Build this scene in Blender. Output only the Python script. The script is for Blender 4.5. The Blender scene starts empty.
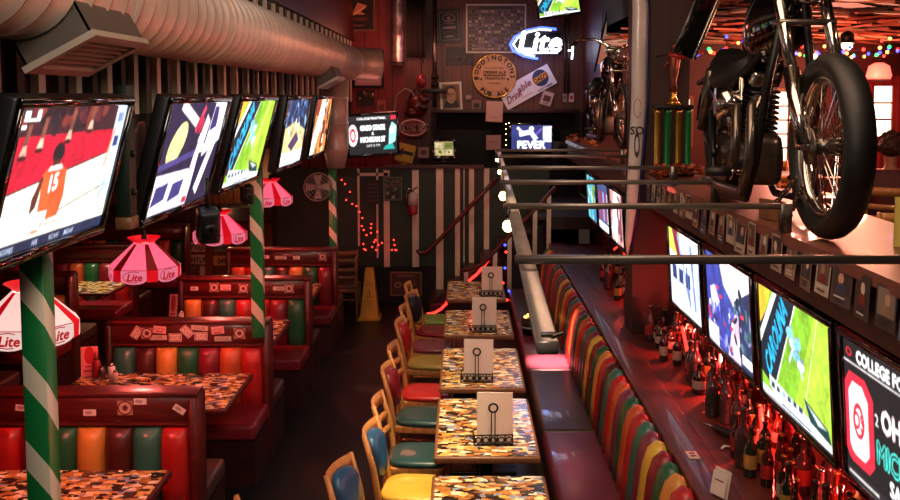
import bpy, bmesh, math, random
from mathutils import Matrix, Vector
C = bpy.context.scene.collection
SC = bpy.context.scene
PI = math.pi
R = math.radians
rnd = random.Random(7)

# ---------------------------------------------------------------- camera
F, VX, HY, CAMZ, TH = 950.0, 462.0, 95.0, 2.86, R(4.5)
PCY = HY + F * math.tan(TH)
cam_d = bpy.data.cameras.new('camera')
cam = bpy.data.objects.new('camera', cam_d)
C.objects.link(cam)
cam.location = (0, 0, CAMZ)
cam.rotation_euler = (PI / 2 - TH, 0, 0)
cam_d.sensor_width = 36
cam_d.lens = F / 900 * 36
cam_d.shift_x = (450 - VX) / 900
cam_d.shift_y = (PCY - 250) / 900
cam_d.clip_start = 0.05
SC.camera = cam

def ray(px, py):
    u, v = (px - VX) / F, (PCY - py) / F
    c, s = math.cos(TH), math.sin(TH)
    return Vector((u, c + v * s, -s + v * c))
def atY(px, py, Y):
    d = ray(px, py); return Vector((0, 0, CAMZ)) + d * (Y / d.y)
def atX(px, py, X):
    d = ray(px, py); return Vector((0, 0, CAMZ)) + d * (X / d.x)
def atZ(px, py, Z):
    d = ray(px, py); return Vector((0, 0, CAMZ)) + d * ((Z - CAMZ) / d.z)

# ---------------------------------------------------------------- colour / materials
def lin(c):
    if isinstance(c, str):
        c = c.lstrip('#'); c = c if len(c) == 6 else ''.join(q * 2 for q in c); c = [int(c[i:i + 2], 16) / 255 for i in (0, 2, 4)]
    return tuple((x / 12.92 if x <= 0.04045 else ((x + 0.055) / 1.055) ** 2.4) for x in c[:3])
M = {}
def mat(name, col, rough=0.5, metal=0.0, var=0.25, scale=6.0, bump=0.0, stretch=None, emit=None, es=0.0, coat=0.0, trans=0.0, spec=0.5):
    m = bpy.data.materials.new(name); m.use_nodes = True
    nt = m.node_tree; b = nt.nodes['Principled BSDF']
    c = lin(col)
    b.inputs['Roughness'].default_value = rough
    b.inputs['Metallic'].default_value = metal
    b.inputs['Coat Weight'].default_value = coat
    b.inputs['Specular IOR Level'].default_value = spec
    b.inputs['Transmission Weight'].default_value = trans
    tc = nt.nodes.new('ShaderNodeTexCoord'); mp = nt.nodes.new('ShaderNodeMapping')
    nt.links.new(tc.outputs['Object'], mp.inputs[0])
    if stretch: mp.inputs['Scale'].default_value = stretch
    nz = nt.nodes.new('ShaderNodeTexNoise'); nz.inputs['Scale'].default_value = scale; nz.inputs['Detail'].default_value = 4
    nt.links.new(mp.outputs[0], nz.inputs['Vector'])
    rp = nt.nodes.new('ShaderNodeValToRGB')
    rp.color_ramp.elements[0].position = 0.3; rp.color_ramp.elements[1].position = 0.7
    rp.color_ramp.elements[0].color = tuple(x * (1 - var) for x in c) + (1,)
    rp.color_ramp.elements[1].color = tuple(min(1, x * (1 + var)) for x in c) + (1,)
    nt.links.new(nz.outputs['Fac'], rp.inputs[0]); nt.links.new(rp.outputs[0], b.inputs['Base Color'])
    if bump:
        bp = nt.nodes.new('ShaderNodeBump'); bp.inputs['Strength'].default_value = bump; bp.inputs['Distance'].default_value = 0.01
        nt.links.new(nz.outputs['Fac'], bp.inputs['Height']); nt.links.new(bp.outputs[0], b.inputs['Normal'])
    if emit:
        b.inputs['Emission Color'].default_value = lin(emit) + (1,); b.inputs['Emission Strength'].default_value = es
    M[name] = m
    return m
def attr_mat(name, emit=0.0, rough=0.5):
    m = bpy.data.materials.new(name); m.use_nodes = True
    nt = m.node_tree; b = nt.nodes['Principled BSDF']
    a = nt.nodes.new('ShaderNodeAttribute'); a.attribute_name = 'Col'
    b.inputs['Roughness'].default_value = rough
    if emit:
        b.inputs['Base Color'].default_value = (0.01, 0.01, 0.01, 1)
        nt.links.new(a.outputs['Color'], b.inputs['Emission Color']); b.inputs['Emission Strength'].default_value = emit
        b.inputs['Specular IOR Level'].default_value = 0.1
    else:
        nt.links.new(a.outputs['Color'], b.inputs['Base Color'])
    M[name] = m
attr_mat('print', 0, 0.55)
attr_mat('screen', 1.75, 0.5)
attr_mat('screen_dim', 0.8, 0.5)

mat('mahogany', '#51130f', 0.38, var=0.35, scale=3, stretch=(1, 8, 12), coat=0.2)
mat('mahogany_dark', '#33100d', 0.45, var=0.35, scale=3, stretch=(6, 1, 8))
mat('pillar_dark', '#2c0d0b', 0.55, var=0.3, scale=3, stretch=(8, 8, 1))
mat('soffit_board', '#17100d', 0.7)
mat('pillar_red', '#4a1512', 0.5, var=0.3, scale=3, stretch=(8, 8, 1))
mat('ledge_wood', '#55221b', 0.45, var=0.3, scale=3, stretch=(10, 0.8, 8), coat=0.25)
mat('maple', '#bd8447', 0.4, var=0.2, scale=5, stretch=(8, 8, 1.5), coat=0.2)
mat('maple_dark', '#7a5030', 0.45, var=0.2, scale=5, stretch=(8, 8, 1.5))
for n, c in dict(red='#b3201d', orange='#c4562a', green='#1f5a35', teal='#2f6a58', amber='#cf8a3a', brown='#4a1d15', crimson='#7d1a26',
                 yellow='#d8b23e', maroon='#74303f', purple='#6b3047', espresso='#4a332b', blue='#23557f', tealseat='#1f4748', navy='#1c2230', olive='#a08a3c', lime='#6f8f3a').items():
    mat('vinyl_' + n, c, 0.36, var=0.12, scale=9, bump=0.12, coat=0.15)
mat('black_metal', '#0c0c0d', 0.4, 0.3, var=0.2)
mat('black_plastic', '#0b0b0d', 0.42, var=0.15)
mat('gloss_black', '#050506', 0.12, var=0.1, coat=0.6)
mat('rubber', '#070606', 0.55, var=0.3, scale=20, bump=0.2)
mat('chrome', '#c9c3bb', 0.16, 1.0, var=0.1)
mat('dark_chrome', '#6d655d', 0.28, 0.9, var=0.25, scale=10)
mat('steel_bar', '#6c6057', 0.3, 0.65, var=0.22, scale=5, stretch=(1, 1, 6))
mat('beam_steel', '#9a8e86', 0.32, 0.6, var=0.2, scale=5, stretch=(6, 1, 6))
mat('duct_metal', '#b9a999', 0.42, 0.35, var=0.14, scale=4)
mat('duct_plain', '#b9a999', 0.42, 0.35, var=0.14, scale=4)
mat('duct_dark', '#5b5149', 0.55, 0.3, var=0.2, scale=5)
mat('foil', '#a79a98', 0.3, 0.8, var=0.3, scale=12, bump=0.6)
mat('dark_green', '#12271a', 0.55, var=0.3, scale=4)
mat('post_green', '#17703a', 0.4, var=0.15, scale=6)
mat('post_white', '#d9cbb2', 0.5, var=0.1, scale=6)
mat('white_paint', '#c8b7a2', 0.55, var=0.15, scale=5)
mat('dull_board', '#4c4636', 0.7, var=0.2, scale=5)
mat('black_wall', '#0a0807', 0.8, var=0.4, scale=3)
mat('ceiling_dark', '#1a1110', 0.85, var=0.4, scale=3)
mat('slab', '#2a1715', 0.7, var=0.3, scale=3)
mat('counter_top', '#744638', 0.4, var=0.25, scale=5, coat=0.2)
mat('fascia', '#3a1a17', 0.5, var=0.3, scale=5)
mat('paper', '#d8cfc0', 0.7, var=0.06, scale=10)
mat('paper_back', '#b7a999', 0.7, var=0.1, scale=10)
mat('sign_yellow', '#c9982a', 0.45, var=0.1, scale=6)
mat('glass_brown', '#2a0e07', 0.12, var=0.2, scale=5, coat=0.5)
mat('glass_green', '#0d2314', 0.12, var=0.2, scale=5, coat=0.5)
mat('glass_clear', '#3a2a2a', 0.1, var=0.2, scale=5, coat=0.5)
mat('cap_metal', '#8a6a3a', 0.35, 0.7)
mat('leaf', '#a04a1e', 0.6, var=0.6, scale=30)
mat('skin', '#b07a60', 0.5, var=0.08)
mat('hair', '#3a2216', 0.6, var=0.4, scale=30, bump=0.5)
mat('jacket', '#4f1620', 0.6, var=0.4, scale=25)
mat('denim', '#1d2233', 0.7, var=0.2)
mat('gold', '#b98a3a', 0.25, 0.9, var=0.2)
mat('trophy_green', '#0f7a3f', 0.22, 0.5, var=0.15, coat=0.4)
mat('fire_red', '#8a1414', 0.4)
mat('grey_plastic', '#8a8580', 0.5)
mat('surf_white', '#cfc4bd', 0.3, var=0.06, coat=0.4)
mat('surf_blue', '#1c2350', 0.3)
def emit(name, c, s):
    m = bpy.data.materials.new(name); m.use_nodes = True
    nt = m.node_tree; b = nt.nodes['Principled BSDF']
    b.inputs['Base Color'].default_value = lin(c) + (1,); b.inputs['Emission Color'].default_value = lin(c) + (1,); b.inputs['Emission Strength'].default_value = s
    M[name] = m
emit('neon_red', '#ff2a22', 5); emit('neon_blue', '#4a66ff', 3.2); emit('neon_white', '#e6ecff', 6)
emit('bulb_warm', '#ffd9a0', 12); emit('bulb_red', '#ff3020', 6); emit('bulb_blue', '#3a4cff', 5); emit('bulb_green', '#2aff70', 4); emit('bulb_amber', '#ffb050', 6)
emit('lamp_pink', '#ee6484', 0.95); emit('lamp_red', '#e00d22', 0.5); emit('lamp_white', '#ffcdc4', 1.0); emit('lamp_dark', '#70050e', 0.25)
emit('window_light', '#fff0d2', 3.0); emit('lantern_red', '#ff5040', 4)

def wood_panel_mat(name, c1, c2, w=0.16, axis=0):
    # vertical boards: dark grooves every w metres along the chosen axis
    m = mat(name, c1, 0.5, var=0.3, scale=3, stretch=(5, 5, 0.8))
    nt = m.node_tree; b = nt.nodes['Principled BSDF']
    tc = nt.nodes.new('ShaderNodeTexCoord'); sp = nt.nodes.new('ShaderNodeSeparateXYZ')
    nt.links.new(tc.outputs['Object'], sp.inputs[0])
    d = nt.nodes.new('ShaderNodeMath'); d.operation = 'DIVIDE'; d.inputs[1].default_value = w
    nt.links.new(sp.outputs[axis], d.inputs[0])
    f = nt.nodes.new('ShaderNodeMath'); f.operation = 'FRACT'; nt.links.new(d.outputs[0], f.inputs[0])
    g = nt.nodes.new('ShaderNodeMath'); g.operation = 'GREATER_THAN'; g.inputs[1].default_value = 0.06; nt.links.new(f.outputs[0], g.inputs[0])
    mx = nt.nodes.new('ShaderNodeMix'); mx.data_type = 'RGBA'
    nt.links.new(g.outputs[0], mx.inputs[0]); mx.inputs[6].default_value = lin(c2) + (1,)
    src = b.inputs['Base Color'].links[0].from_socket
    nt.links.new(src, mx.inputs[7]); nt.links.new(mx.outputs[2], b.inputs['Base Color'])
wood_panel_mat('panel_brown', '#5a2a1e', '#1a0a07')
wood_panel_mat('panel_red', '#7a1a18', '#2a0807', 0.22)
wood_panel_mat('panel_wood', '#7d4a26', '#2d170b', 0.3)
wood_panel_mat('floor_dark', '#161312', '#070606', 0.15)
M['floor_dark'].node_tree.nodes['Principled BSDF'].inputs['Roughness'].default_value = 0.42

def collage_mat():
    m = bpy.data.materials.new('collage'); m.use_nodes = True
    nt = m.node_tree; b = nt.nodes['Principled BSDF']
    tc = nt.nodes.new('ShaderNodeTexCoord'); mp = nt.nodes.new('ShaderNodeMapping'); mp.inputs['Scale'].default_value = (0.6, 1.0, 1)
    nt.links.new(tc.outputs['Object'], mp.inputs[0])
    nz = nt.nodes.new('ShaderNodeTexNoise'); nz.inputs['Scale'].default_value = 16
    nt.links.new(mp.outputs[0], nz.inputs['Vector'])
    ad = nt.nodes.new('ShaderNodeMix'); ad.data_type = 'VECTOR'; ad.inputs[0].default_value = 0.035
    nt.links.new(mp.outputs[0], ad.inputs[4]); nt.links.new(nz.outputs['Color'], ad.inputs[5])
    v = nt.nodes.new('ShaderNodeTexVoronoi'); v.distance = 'CHEBYCHEV'; v.inputs['Scale'].default_value = 38
    nt.links.new(ad.outputs[1], v.inputs['Vector'])
    sp = nt.nodes.new('ShaderNodeSeparateColor'); nt.links.new(v.outputs['Color'], sp.inputs[0])
    rp = nt.nodes.new('ShaderNodeValToRGB'); cr = rp.color_ramp; cr.interpolation = 'CONSTANT'
    cols = ['#2a1a12', '#d7aa58', '#8a5630', '#ecd6a0', '#a8743e', '#4a382c', '#e2be74', '#8a93a4', '#b87c3c', '#f4e8cc', '#2a2420', '#b09a70']
    cr.elements[0].color = lin(cols[0]) + (1,); cr.elements[1].position = 0.99; cr.elements[1].color = lin(cols[-1]) + (1,)
    for i, c in enumerate(cols[1:-1], 1):
        e = cr.elements.new(i / len(cols)); e.color = lin(c) + (1,)
    nt.links.new(sp.outputs[0], rp.inputs[0])
    n2 = nt.nodes.new('ShaderNodeTexNoise'); n2.inputs['Scale'].default_value = 70; nt.links.new(mp.outputs[0], n2.inputs['Vector'])
    mu = nt.nodes.new('ShaderNodeMix'); mu.data_type = 'RGBA'; mu.blend_type = 'OVERLAY'; mu.inputs[0].default_value = 0.8
    nt.links.new(rp.outputs[0], mu.inputs[6]); nt.links.new(n2.outputs['Fac'], mu.inputs[7])
    nt.links.new(mu.outputs[2], b.inputs['Base Color'])
    b.inputs['Roughness'].default_value = 0.22; b.inputs['Coat Weight'].default_value = 0.4; b.inputs['Coat Roughness'].default_value = 0.1
    M['collage'] = m
collage_mat()

def duct_lines():
    m = M['duct_metal']; nt = m.node_tree; b = nt.nodes['Principled BSDF']
    tc = nt.nodes.new('ShaderNodeTexCoord'); sp = nt.nodes.new('ShaderNodeSeparateXYZ'); nt.links.new(tc.outputs['Object'], sp.inputs[0])
    prev = sp.outputs[1]
    for op, v in (('ADD', .012), ('DIVIDE', .15), ('FRACT', None), ('LESS_THAN', .075)):
        n = nt.nodes.new('ShaderNodeMath'); n.operation = op; nt.links.new(prev, n.inputs[0]); prev = n.outputs[0]
        if v is not None: n.inputs[1].default_value = v
    mx = nt.nodes.new('ShaderNodeMix'); mx.data_type = 'RGBA'; nt.links.new(prev, mx.inputs[0]); mx.inputs[7].default_value = lin('#4a3a30') + (1,)
    nt.links.new(b.inputs['Base Color'].links[0].from_socket, mx.inputs[6]); nt.links.new(mx.outputs[2], b.inputs['Base Color'])
duct_lines()

def spiral_mat():
    # candy-cane post paint: diagonal white bands on green
    m = bpy.data.materials.new('candy_stripe'); m.use_nodes = True
    nt = m.node_tree; b = nt.nodes['Principled BSDF']
    tc = nt.nodes.new('ShaderNodeTexCoord'); sp = nt.nodes.new('ShaderNodeSeparateXYZ'); nt.links.new(tc.outputs['Object'], sp.inputs[0])
    def ma(op, a, bb):
        n = nt.nodes.new('ShaderNodeMath'); n.operation = op
        for i, s in enumerate((a, bb)):
            if s is None: continue
            if isinstance(s, (int, float)): n.inputs[i].default_value = s
            else: nt.links.new(s, n.inputs[i])
        return n.outputs[0]
    xy = ma('ADD', sp.outputs[0], sp.outputs[1])
    k = ma('ADD', sp.outputs[2], ma('SUBTRACT', ma('MULTIPLY', xy, 1.2), 0.148))
    fr = ma('FRACT', ma('DIVIDE', k, 0.32), None)
    g = ma('LESS_THAN', fr, 0.35)
    mx = nt.nodes.new('ShaderNodeMix'); mx.data_type = 'RGBA'; nt.links.new(g, mx.inputs[0])
    mx.inputs[6].default_value = lin('#157a3c') + (1,); mx.inputs[7].default_value = lin('#e2d6bf') + (1,)
    nt.links.new(mx.outputs[2], b.inputs['Base Color']); b.inputs['Roughness'].default_value = 0.35
    M['candy_stripe'] = m
spiral_mat()

# ---------------------------------------------------------------- mesh builder
class MB:
    def __init__(s):
        s.bm = bmesh.new(); s.mi = 0; s.T = Matrix.Identity(4); s.mats = []; s.sm = False
    def use(s, name, smooth=None):
        if name not in s.mats: s.mats.append(name)
        s.mi = s.mats.index(name)
        if smooth is not None: s.sm = smooth
        return s
    def at(s, T): s.T = T; return s
    def add(s, vs, fs):
        b = [s.bm.verts.new(s.T @ Vector(v)) for v in vs]
        for f in fs:
            try:
                q = s.bm.faces.new([b[i] for i in f]); q.material_index = s.mi; q.smooth = s.sm
            except ValueError: pass
        return s
    def box(s, x0, x1, y0, y1, z0, z1):
        v = [(x, y, z) for x in (x0, x1) for y in (y0, y1) for z in (z0, z1)]
        return s.add(v, [(0, 1, 3, 2), (4, 6, 7, 5), (0, 4, 5, 1), (2, 3, 7, 6), (0, 2, 6, 4), (1, 5, 7, 3)])
    def rbox(s, x0, x1, y0, y1, z0, z1, b=0.01, seg=2):
        t = bmesh.new()
        bmesh.ops.create_cube(t, size=1, matrix=Matrix.Translation(((x0 + x1) / 2, (y0 + y1) / 2, (z0 + z1) / 2)) @ Matrix.Diagonal((abs(x1 - x0), abs(y1 - y0), abs(z1 - z0), 1)))
        bmesh.ops.bevel(t, geom=t.edges[:] + t.verts[:], offset=b, segments=seg, affect='EDGES', profile=0.6)
        t.verts.index_update()
        sm = s.sm; s.sm = True
        s.add([v.co for v in t.verts], [[v.index for v in f.verts] for f in t.faces]); s.sm = sm
        t.free(); return s
    def cyl(s, p0, p1, r0, r1=None, n=12, cap=True):
        p0, p1 = Vector(p0), Vector(p1); r1 = r0 if r1 is None else r1
        d = (p1 - p0).normalized(); a = d.orthogonal().normalized(); b = d.cross(a)
        vs = []
        for p, r in ((p0, r0), (p1, r1)):
            for i in range(n):
                t = 2 * PI * i / n; vs.append(p + (a * math.cos(t) + b * math.sin(t)) * r)
        sm = s.sm; s.sm = n > 6
        fs = [(i, (i + 1) % n, n + (i + 1) % n, n + i) for i in range(n)]
        if cap: fs += [tuple(range(n))[::-1], tuple(range(n, 2 * n))]
        s.add(vs, fs); s.sm = sm; return s
    def tube(s, pts, r, n=8, closed=False, flat=None):
        pts = [Vector(p) for p in pts]; m = len(pts); vs = []; a = None
        for i, p in enumerate(pts):
            q0 = pts[(i - 1) % m] if (closed or i > 0) else p
            q1 = pts[(i + 1) % m] if (closed or i < m - 1) else p
            d = (q1 - q0).normalized()
            a = d.orthogonal().normalized() if a is None else (a - d * a.dot(d)).normalized()
            b = d.cross(a); rr = r[i] if isinstance(r, (list, tuple)) else r
            for k in range(n):
                t = 2 * PI * k / n; vs.append(p + (a * math.cos(t) + b * math.sin(t)) * rr)
        fs = []
        for i in range(m if closed else m - 1):
            j = (i + 1) % m
            fs += [(i * n + k, i * n + (k + 1) % n, j * n + (k + 1) % n, j * n + k) for k in range(n)]
        if not closed: fs += [tuple(range(n))[::-1], tuple(range((m - 1) * n, m * n))]
        sm = s.sm; s.sm = n > 4; s.add(vs, fs); s.sm = sm; return s
    def lathe(s, prof, n=16, T=None, cap=True):
        T = T or Matrix.Identity(4); vs = []; fs = []
        for r, z in prof:
            for k in range(n):
                t = 2 * PI * k / n; vs.append(T @ Vector((r * math.cos(t), r * math.sin(t), z)))
        for i in range(len(prof) - 1):
            fs += [(i * n + k, i * n + (k + 1) % n, (i + 1) * n + (k + 1) % n, (i + 1) * n + k) for k in range(n)]
        if cap: fs += [tuple(range(n))[::-1], tuple(range((len(prof) - 1) * n, len(prof) * n))]
        sm = s.sm; s.sm = True; s.add(vs, fs); s.sm = sm; return s
    def ball(s, c, r, n=10, sz=None):
        c = Vector(c); sz = sz or (1, 1, 1); prof = []
        m = max(4, n // 2); vs = [c + Vector((0, 0, -r * sz[2]))]; fs = []
        for i in range(1, m):
            t = PI * i / m
            for k in range(n):
                u = 2 * PI * k / n
                vs.append(c + Vector((r * sz[0] * math.sin(t) * math.cos(u), r * sz[1] * math.sin(t) * math.sin(u), -r * sz[2] * math.cos(t))))
        vs.append(c + Vector((0, 0, r * sz[2]))); L = len(vs) - 1
        for k in range(n):
            fs.append((0, 1 + (k + 1) % n, 1 + k)); fs.append((L, 1 + (m - 2) * n + k, 1 + (m - 2) * n + (k + 1) % n))
            for i in range(m - 2):
                fs.append((1 + i * n + k, 1 + i * n + (k + 1) % n, 1 + (i + 1) * n + (k + 1) % n, 1 + (i + 1) * n + k))
        sm = s.sm; s.sm = True; s.add(vs, fs); s.sm = sm; return s
    def torus(s, c, R_, r, axis='y', n=32, k=8, sq=1.0):
        T = {'y': Matrix.Rotation(PI / 2, 4, 'X'), 'x': Matrix.Rotation(PI / 2, 4, 'Y'), 'z': Matrix.Identity(4)}[axis]
        vs = []; fs = []
        for i in range(n):
            a = 2 * PI * i / n
            for j in range(k):
                b = 2 * PI * j / k; rr = R_ + r * math.cos(b)
                vs.append(Vector(c) + T @ Vector((rr * math.cos(a), rr * math.sin(a), r * sq * math.sin(b))))
        for i in range(n):
            for j in range(k):
                fs.append((i * k + j, ((i + 1) % n) * k + j, ((i + 1) % n) * k + (j + 1) % k, i * k + (j + 1) % k))
        sm = s.sm; s.sm = True; s.add(vs, fs); s.sm = sm; return s
    def prism(s, poly, y0, y1):
        n = len(poly)
        return s.add([(x, y0, z) for x, z in poly] + [(x, y1, z) for x, z in poly],
                     [tuple(range(n)), tuple(range(n, 2 * n))[::-1]] + [(i, n + i, n + (i + 1) % n, (i + 1) % n) for i in range(n)])
    def loft(s, rings, cap=True, closed=True):
        n = len(rings[0]); vs = [v for r_ in rings for v in r_]; fs = []
        for i in range(len(rings) - 1):
            for k in range(n if closed else n - 1):
                fs.append((i * n + k, i * n + (k + 1) % n, (i + 1) * n + (k + 1) % n, (i + 1) * n + k))
        if cap: fs += [tuple(range(n))[::-1], tuple(range((len(rings) - 1) * n, len(rings) * n))]
        return s.add(vs, fs)
    def mesh(s, name):
        bmesh.ops.recalc_face_normals(s.bm, faces=s.bm.faces[:])
        me = bpy.data.meshes.new(name); s.bm.to_mesh(me); s.bm.free()
        for n in s.mats: me.materials.append(M[n])
        return me
    def build(s, name, parent=None, label=None, loc=None, rot=None):
        o = bpy.data.objects.new(name, s.mesh(name)); C.objects.link(o)
        if parent: o.parent = parent
        if label: o['label'] = label
        if loc is not None: o.location = loc
        if rot is not None: o.rotation_euler = rot
        return o
def mb(m, smooth=False): return MB().use(m, smooth)
def tag(o, label, cat, group=None):
    o['label'] = label; o['category'] = cat
    if group: o['group'] = group
    return o
def thing(name, label, cat, loc=(0, 0, 0), rotz=0.0, group=None):
    o = bpy.data.objects.new(name, None); C.objects.link(o); o.location = loc; o.rotation_euler = (0, 0, rotz)
    o.empty_display_size = 0.05
    return tag(o, label, cat, group)
def struct(o): o['kind'] = 'structure'; return o
def dup(root, label=None, loc=None, rotz=None):
    r = root.copy(); C.objects.link(r)
    for ch in list(root.children):
        c = ch.copy(); C.objects.link(c); c.parent = r
        for g in list(ch.children):
            d = g.copy(); C.objects.link(d); d.parent = c
    if label: r['label'] = label
    if loc is not None: r.location = loc
    if rotz is not None: r.rotation_euler = (r.rotation_euler[0], r.rotation_euler[1], rotz)
    return r
ORD = ['first', 'second', 'third', 'fourth', 'fifth', 'sixth', 'seventh', 'eighth', 'ninth', 'tenth', 'eleventh', 'twelfth', 'thirteenth', 'fourteenth', 'fifteenth', 'sixteenth', 'seventeenth', 'eighteenth', 'nineteenth', 'twentieth',
       'twenty-first', 'twenty-second', 'twenty-third', 'twenty-fourth', 'twenty-fifth', 'twenty-sixth', 'twenty-seventh', 'twenty-eighth', 'twenty-ninth', 'thirtieth', 'thirty-first', 'thirty-second', 'thirty-third', 'thirty-fourth', 'thirty-fifth', 'thirty-sixth']

# ---------------------------------------------------------------- flat art (signs, screens, cards): coloured polygons in the XZ plane facing -Y
_tc = {}
def text_geo(s):
    if s not in _tc:
        cu = bpy.data.curves.new('t', 'FONT'); cu.body = s; cu.align_x = 'LEFT'; cu.resolution_u = 2
        ob = bpy.data.objects.new('t', cu); C.objects.link(ob)
        bpy.context.view_layer.update()
        me = bpy.data.meshes.new_from_object(ob.evaluated_get(bpy.context.evaluated_depsgraph_get()))
        vs = [(v.co.x, v.co.y) for v in me.vertices]; fs = [tuple(p.vertices) for p in me.polygons]
        bpy.data.objects.remove(ob); bpy.data.meshes.remove(me); bpy.data.curves.remove(cu)
        _tc[s] = (vs, fs)
    return _tc[s]
class Art:
    """origin at the centre, w x h metres"""
    def __init__(s, w, h, bg, step=0.0005):
        s.w, s.h = w, h; s.v = []; s.f = []; s.c = []; s.L = 0; s.step = step
        s.clip = True
        s.rect(0, 0, 1, 1, bg)
    def _p(s, u, v): return ((u - 0.5) * s.w, -s.L * s.step, (v - 0.5) * s.h)
    def poly(s, pts, col):
        if s.clip: pts = _clip(pts)
        if len(pts) < 3: return s
        b = len(s.v); s.v += [s._p(*p) for p in pts]; s.f.append(tuple(range(b, b + len(pts)))); s.c.append(lin(col)); s.L += 1; return s
    def rect(s, u0, v0, u1, v1, col): return s.poly([(u0, v0), (u1, v0), (u1, v1), (u0, v1)], col)
    def ell(s, u, v, a, b, col, n=20, rot=0):
        c, d = math.cos(rot), math.sin(rot); k = s.w / s.h
        pts = []
        for i in range(n):
            x, y = a * math.cos(2 * PI * i / n), b * math.sin(2 * PI * i / n) / k
            pts.append((u + x * c - y * d, v + (x * d + y * c) * k))
        return s.poly(pts, col)
    def line(s, u0, v0, u1, v1, t, col):
        k = s.h / s.w; dx, dy = (u1 - u0), (v1 - v0) * k; l = math.hypot(dx, dy) or 1
        nx, ny = -dy / l * t / 2, dx / l * t / 2 / k
        return s.poly([(u0 + nx, v0 + ny), (u0 - nx, v0 - ny), (u1 - nx, v1 - ny), (u1 + nx, v1 + ny)], col)
    def text(s, st, u, v, size, col, rot=0, shear=0, sx=1.0, align='c', bold=0, maxw=None):
        """size = cap height in fractions of h, (u,v) = anchor of the line (vertical centre)"""
        vs, fs = text_geo(st); k = size * s.h / 0.7
        xs = [p[0] for p in vs]; 
        if not xs: return s
        if maxw: sx = min(sx, maxw * s.w / ((max(xs) - min(xs)) * k))
        x0 = {'c': (min(xs) + max(xs)) / 2, 'l': min(xs), 'r': max(xs)}[align]
        c, d = math.cos(rot), math.sin(rot)
        offs = [(0, 0)] + ([(bold, 0), (-bold, 0), (0, bold), (0, -bold)] if bold else [])
        for ox, oy in offs:
            b = len(s.v)
            for x, y in vs:
                X = ((x - x0) * sx + shear * y) * k + ox * size * s.h; Y = (y - 0.35) * k + oy * size * s.h
                s.v.append(((u - 0.5) * s.w + X * c - Y * d, -s.L * s.step, (v - 0.5) * s.h + X * d + Y * c))
            for f in fs: s.f.append(tuple(b + i for i in f)); s.c.append(lin(col))
        s.L += 1; return s
    def arc(s, st, u, v, rad, size, col, a0, a1, flip=False):
        """letters spread along an arc from angle a0 to a1 (degrees)"""
        n = len(st)
        for i, ch in enumerate(st):
            if ch == ' ': continue
            a = R(a0 + (a1 - a0) * (i / max(1, n - 1)))
            s.text(ch, u + rad * math.cos(a) / s.w, v + rad * math.sin(a) / s.h, size, col, rot=a + (PI / 2 if flip else -PI / 2), bold=0.06); s.L -= 1
        s.L += 1; return s
    def mesh(s, name, m='print'):
        me = bpy.data.meshes.new(name); me.from_pydata(s.v, [], s.f)
        at = me.color_attributes.new('Col', 'FLOAT_COLOR', 'CORNER')
        dat = []
        for p in me.polygons:
            c = s.c[p.index]
            for _ in range(p.loop_total): dat += [c[0], c[1], c[2], 1.0]
        at.data.foreach_set('color', dat)
        me.materials.append(M[m]); me.update(); return me
    def build(s, name, parent=None, m='print', loc=(0, 0, 0), rot=(0, 0, 0), label=None):
        o = bpy.data.objects.new(name, s.mesh(name, m)); C.objects.link(o); o.parent = parent; o.location = loc; o.rotation_euler = rot
        if label: o['label'] = label
        return o
import numpy as np
def raster_screen(a, nx, ny, seed=0):
    # the painted picture as a fine grid of coloured points, softened like a filmed image
    sx, sy = nx * 2, ny * 2; im = np.zeros((sy, sx, 3))
    V = np.array([(x / a.w + .5, z / a.h + .5) for x, _, z in a.v])
    for f, c in zip(a.f, a.c):
        p = V[list(f)] * (sx, sy); x0, y0 = np.floor(p.min(0)).astype(int); x1, y1 = np.ceil(p.max(0)).astype(int)
        x0, y0, x1, y1 = max(x0, 0), max(y0, 0), min(x1, sx), min(y1, sy)
        if x1 <= x0 or y1 <= y0: continue
        X, Y = np.meshgrid(np.arange(x0, x1) + .5, np.arange(y0, y1) + .5); ins = np.zeros(X.shape, bool); n = len(p)
        for i in range(n):
            (ax, ay), (bx, by) = p[i - 1], p[i]
            if ay == by: continue
            ins ^= ((ay > Y) != (by > Y)) & (X < (bx - ax) * (Y - ay) / (by - ay) + ax)
        im[y0:y1, x0:x1][ins] = c
    im = im.reshape(ny, 2, nx, 2, 3).mean((1, 3))
    for _ in range(1):
        q = np.pad(im, ((1, 1), (1, 1), (0, 0)), 'edge'); im = (q[:-2, 1:-1] + q[2:, 1:-1] + q[1:-1, :-2] + q[1:-1, 2:] + 4 * im) / 8
    r = np.random.RandomState(seed)
    def low(k, amp):
        g = r.uniform(-1, 1, (ny // k + 2, nx // k + 2)); yy = np.arange(ny) / k; xx = np.arange(nx) / k; y0 = yy.astype(int); x0 = xx.astype(int); fy = (yy - y0)[:, None]; fx = (xx - x0)[None]
        return amp * ((g[y0][:, x0] * (1 - fx) + g[y0][:, x0 + 1] * fx) * (1 - fy) + (g[y0 + 1][:, x0] * (1 - fx) + g[y0 + 1][:, x0 + 1] * fx) * fy)
    im = np.clip(im * (1 + low(14, .28) + low(5, .2) + low(2, .12))[..., None] + .012, 0, 1.2)
    return im
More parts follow.
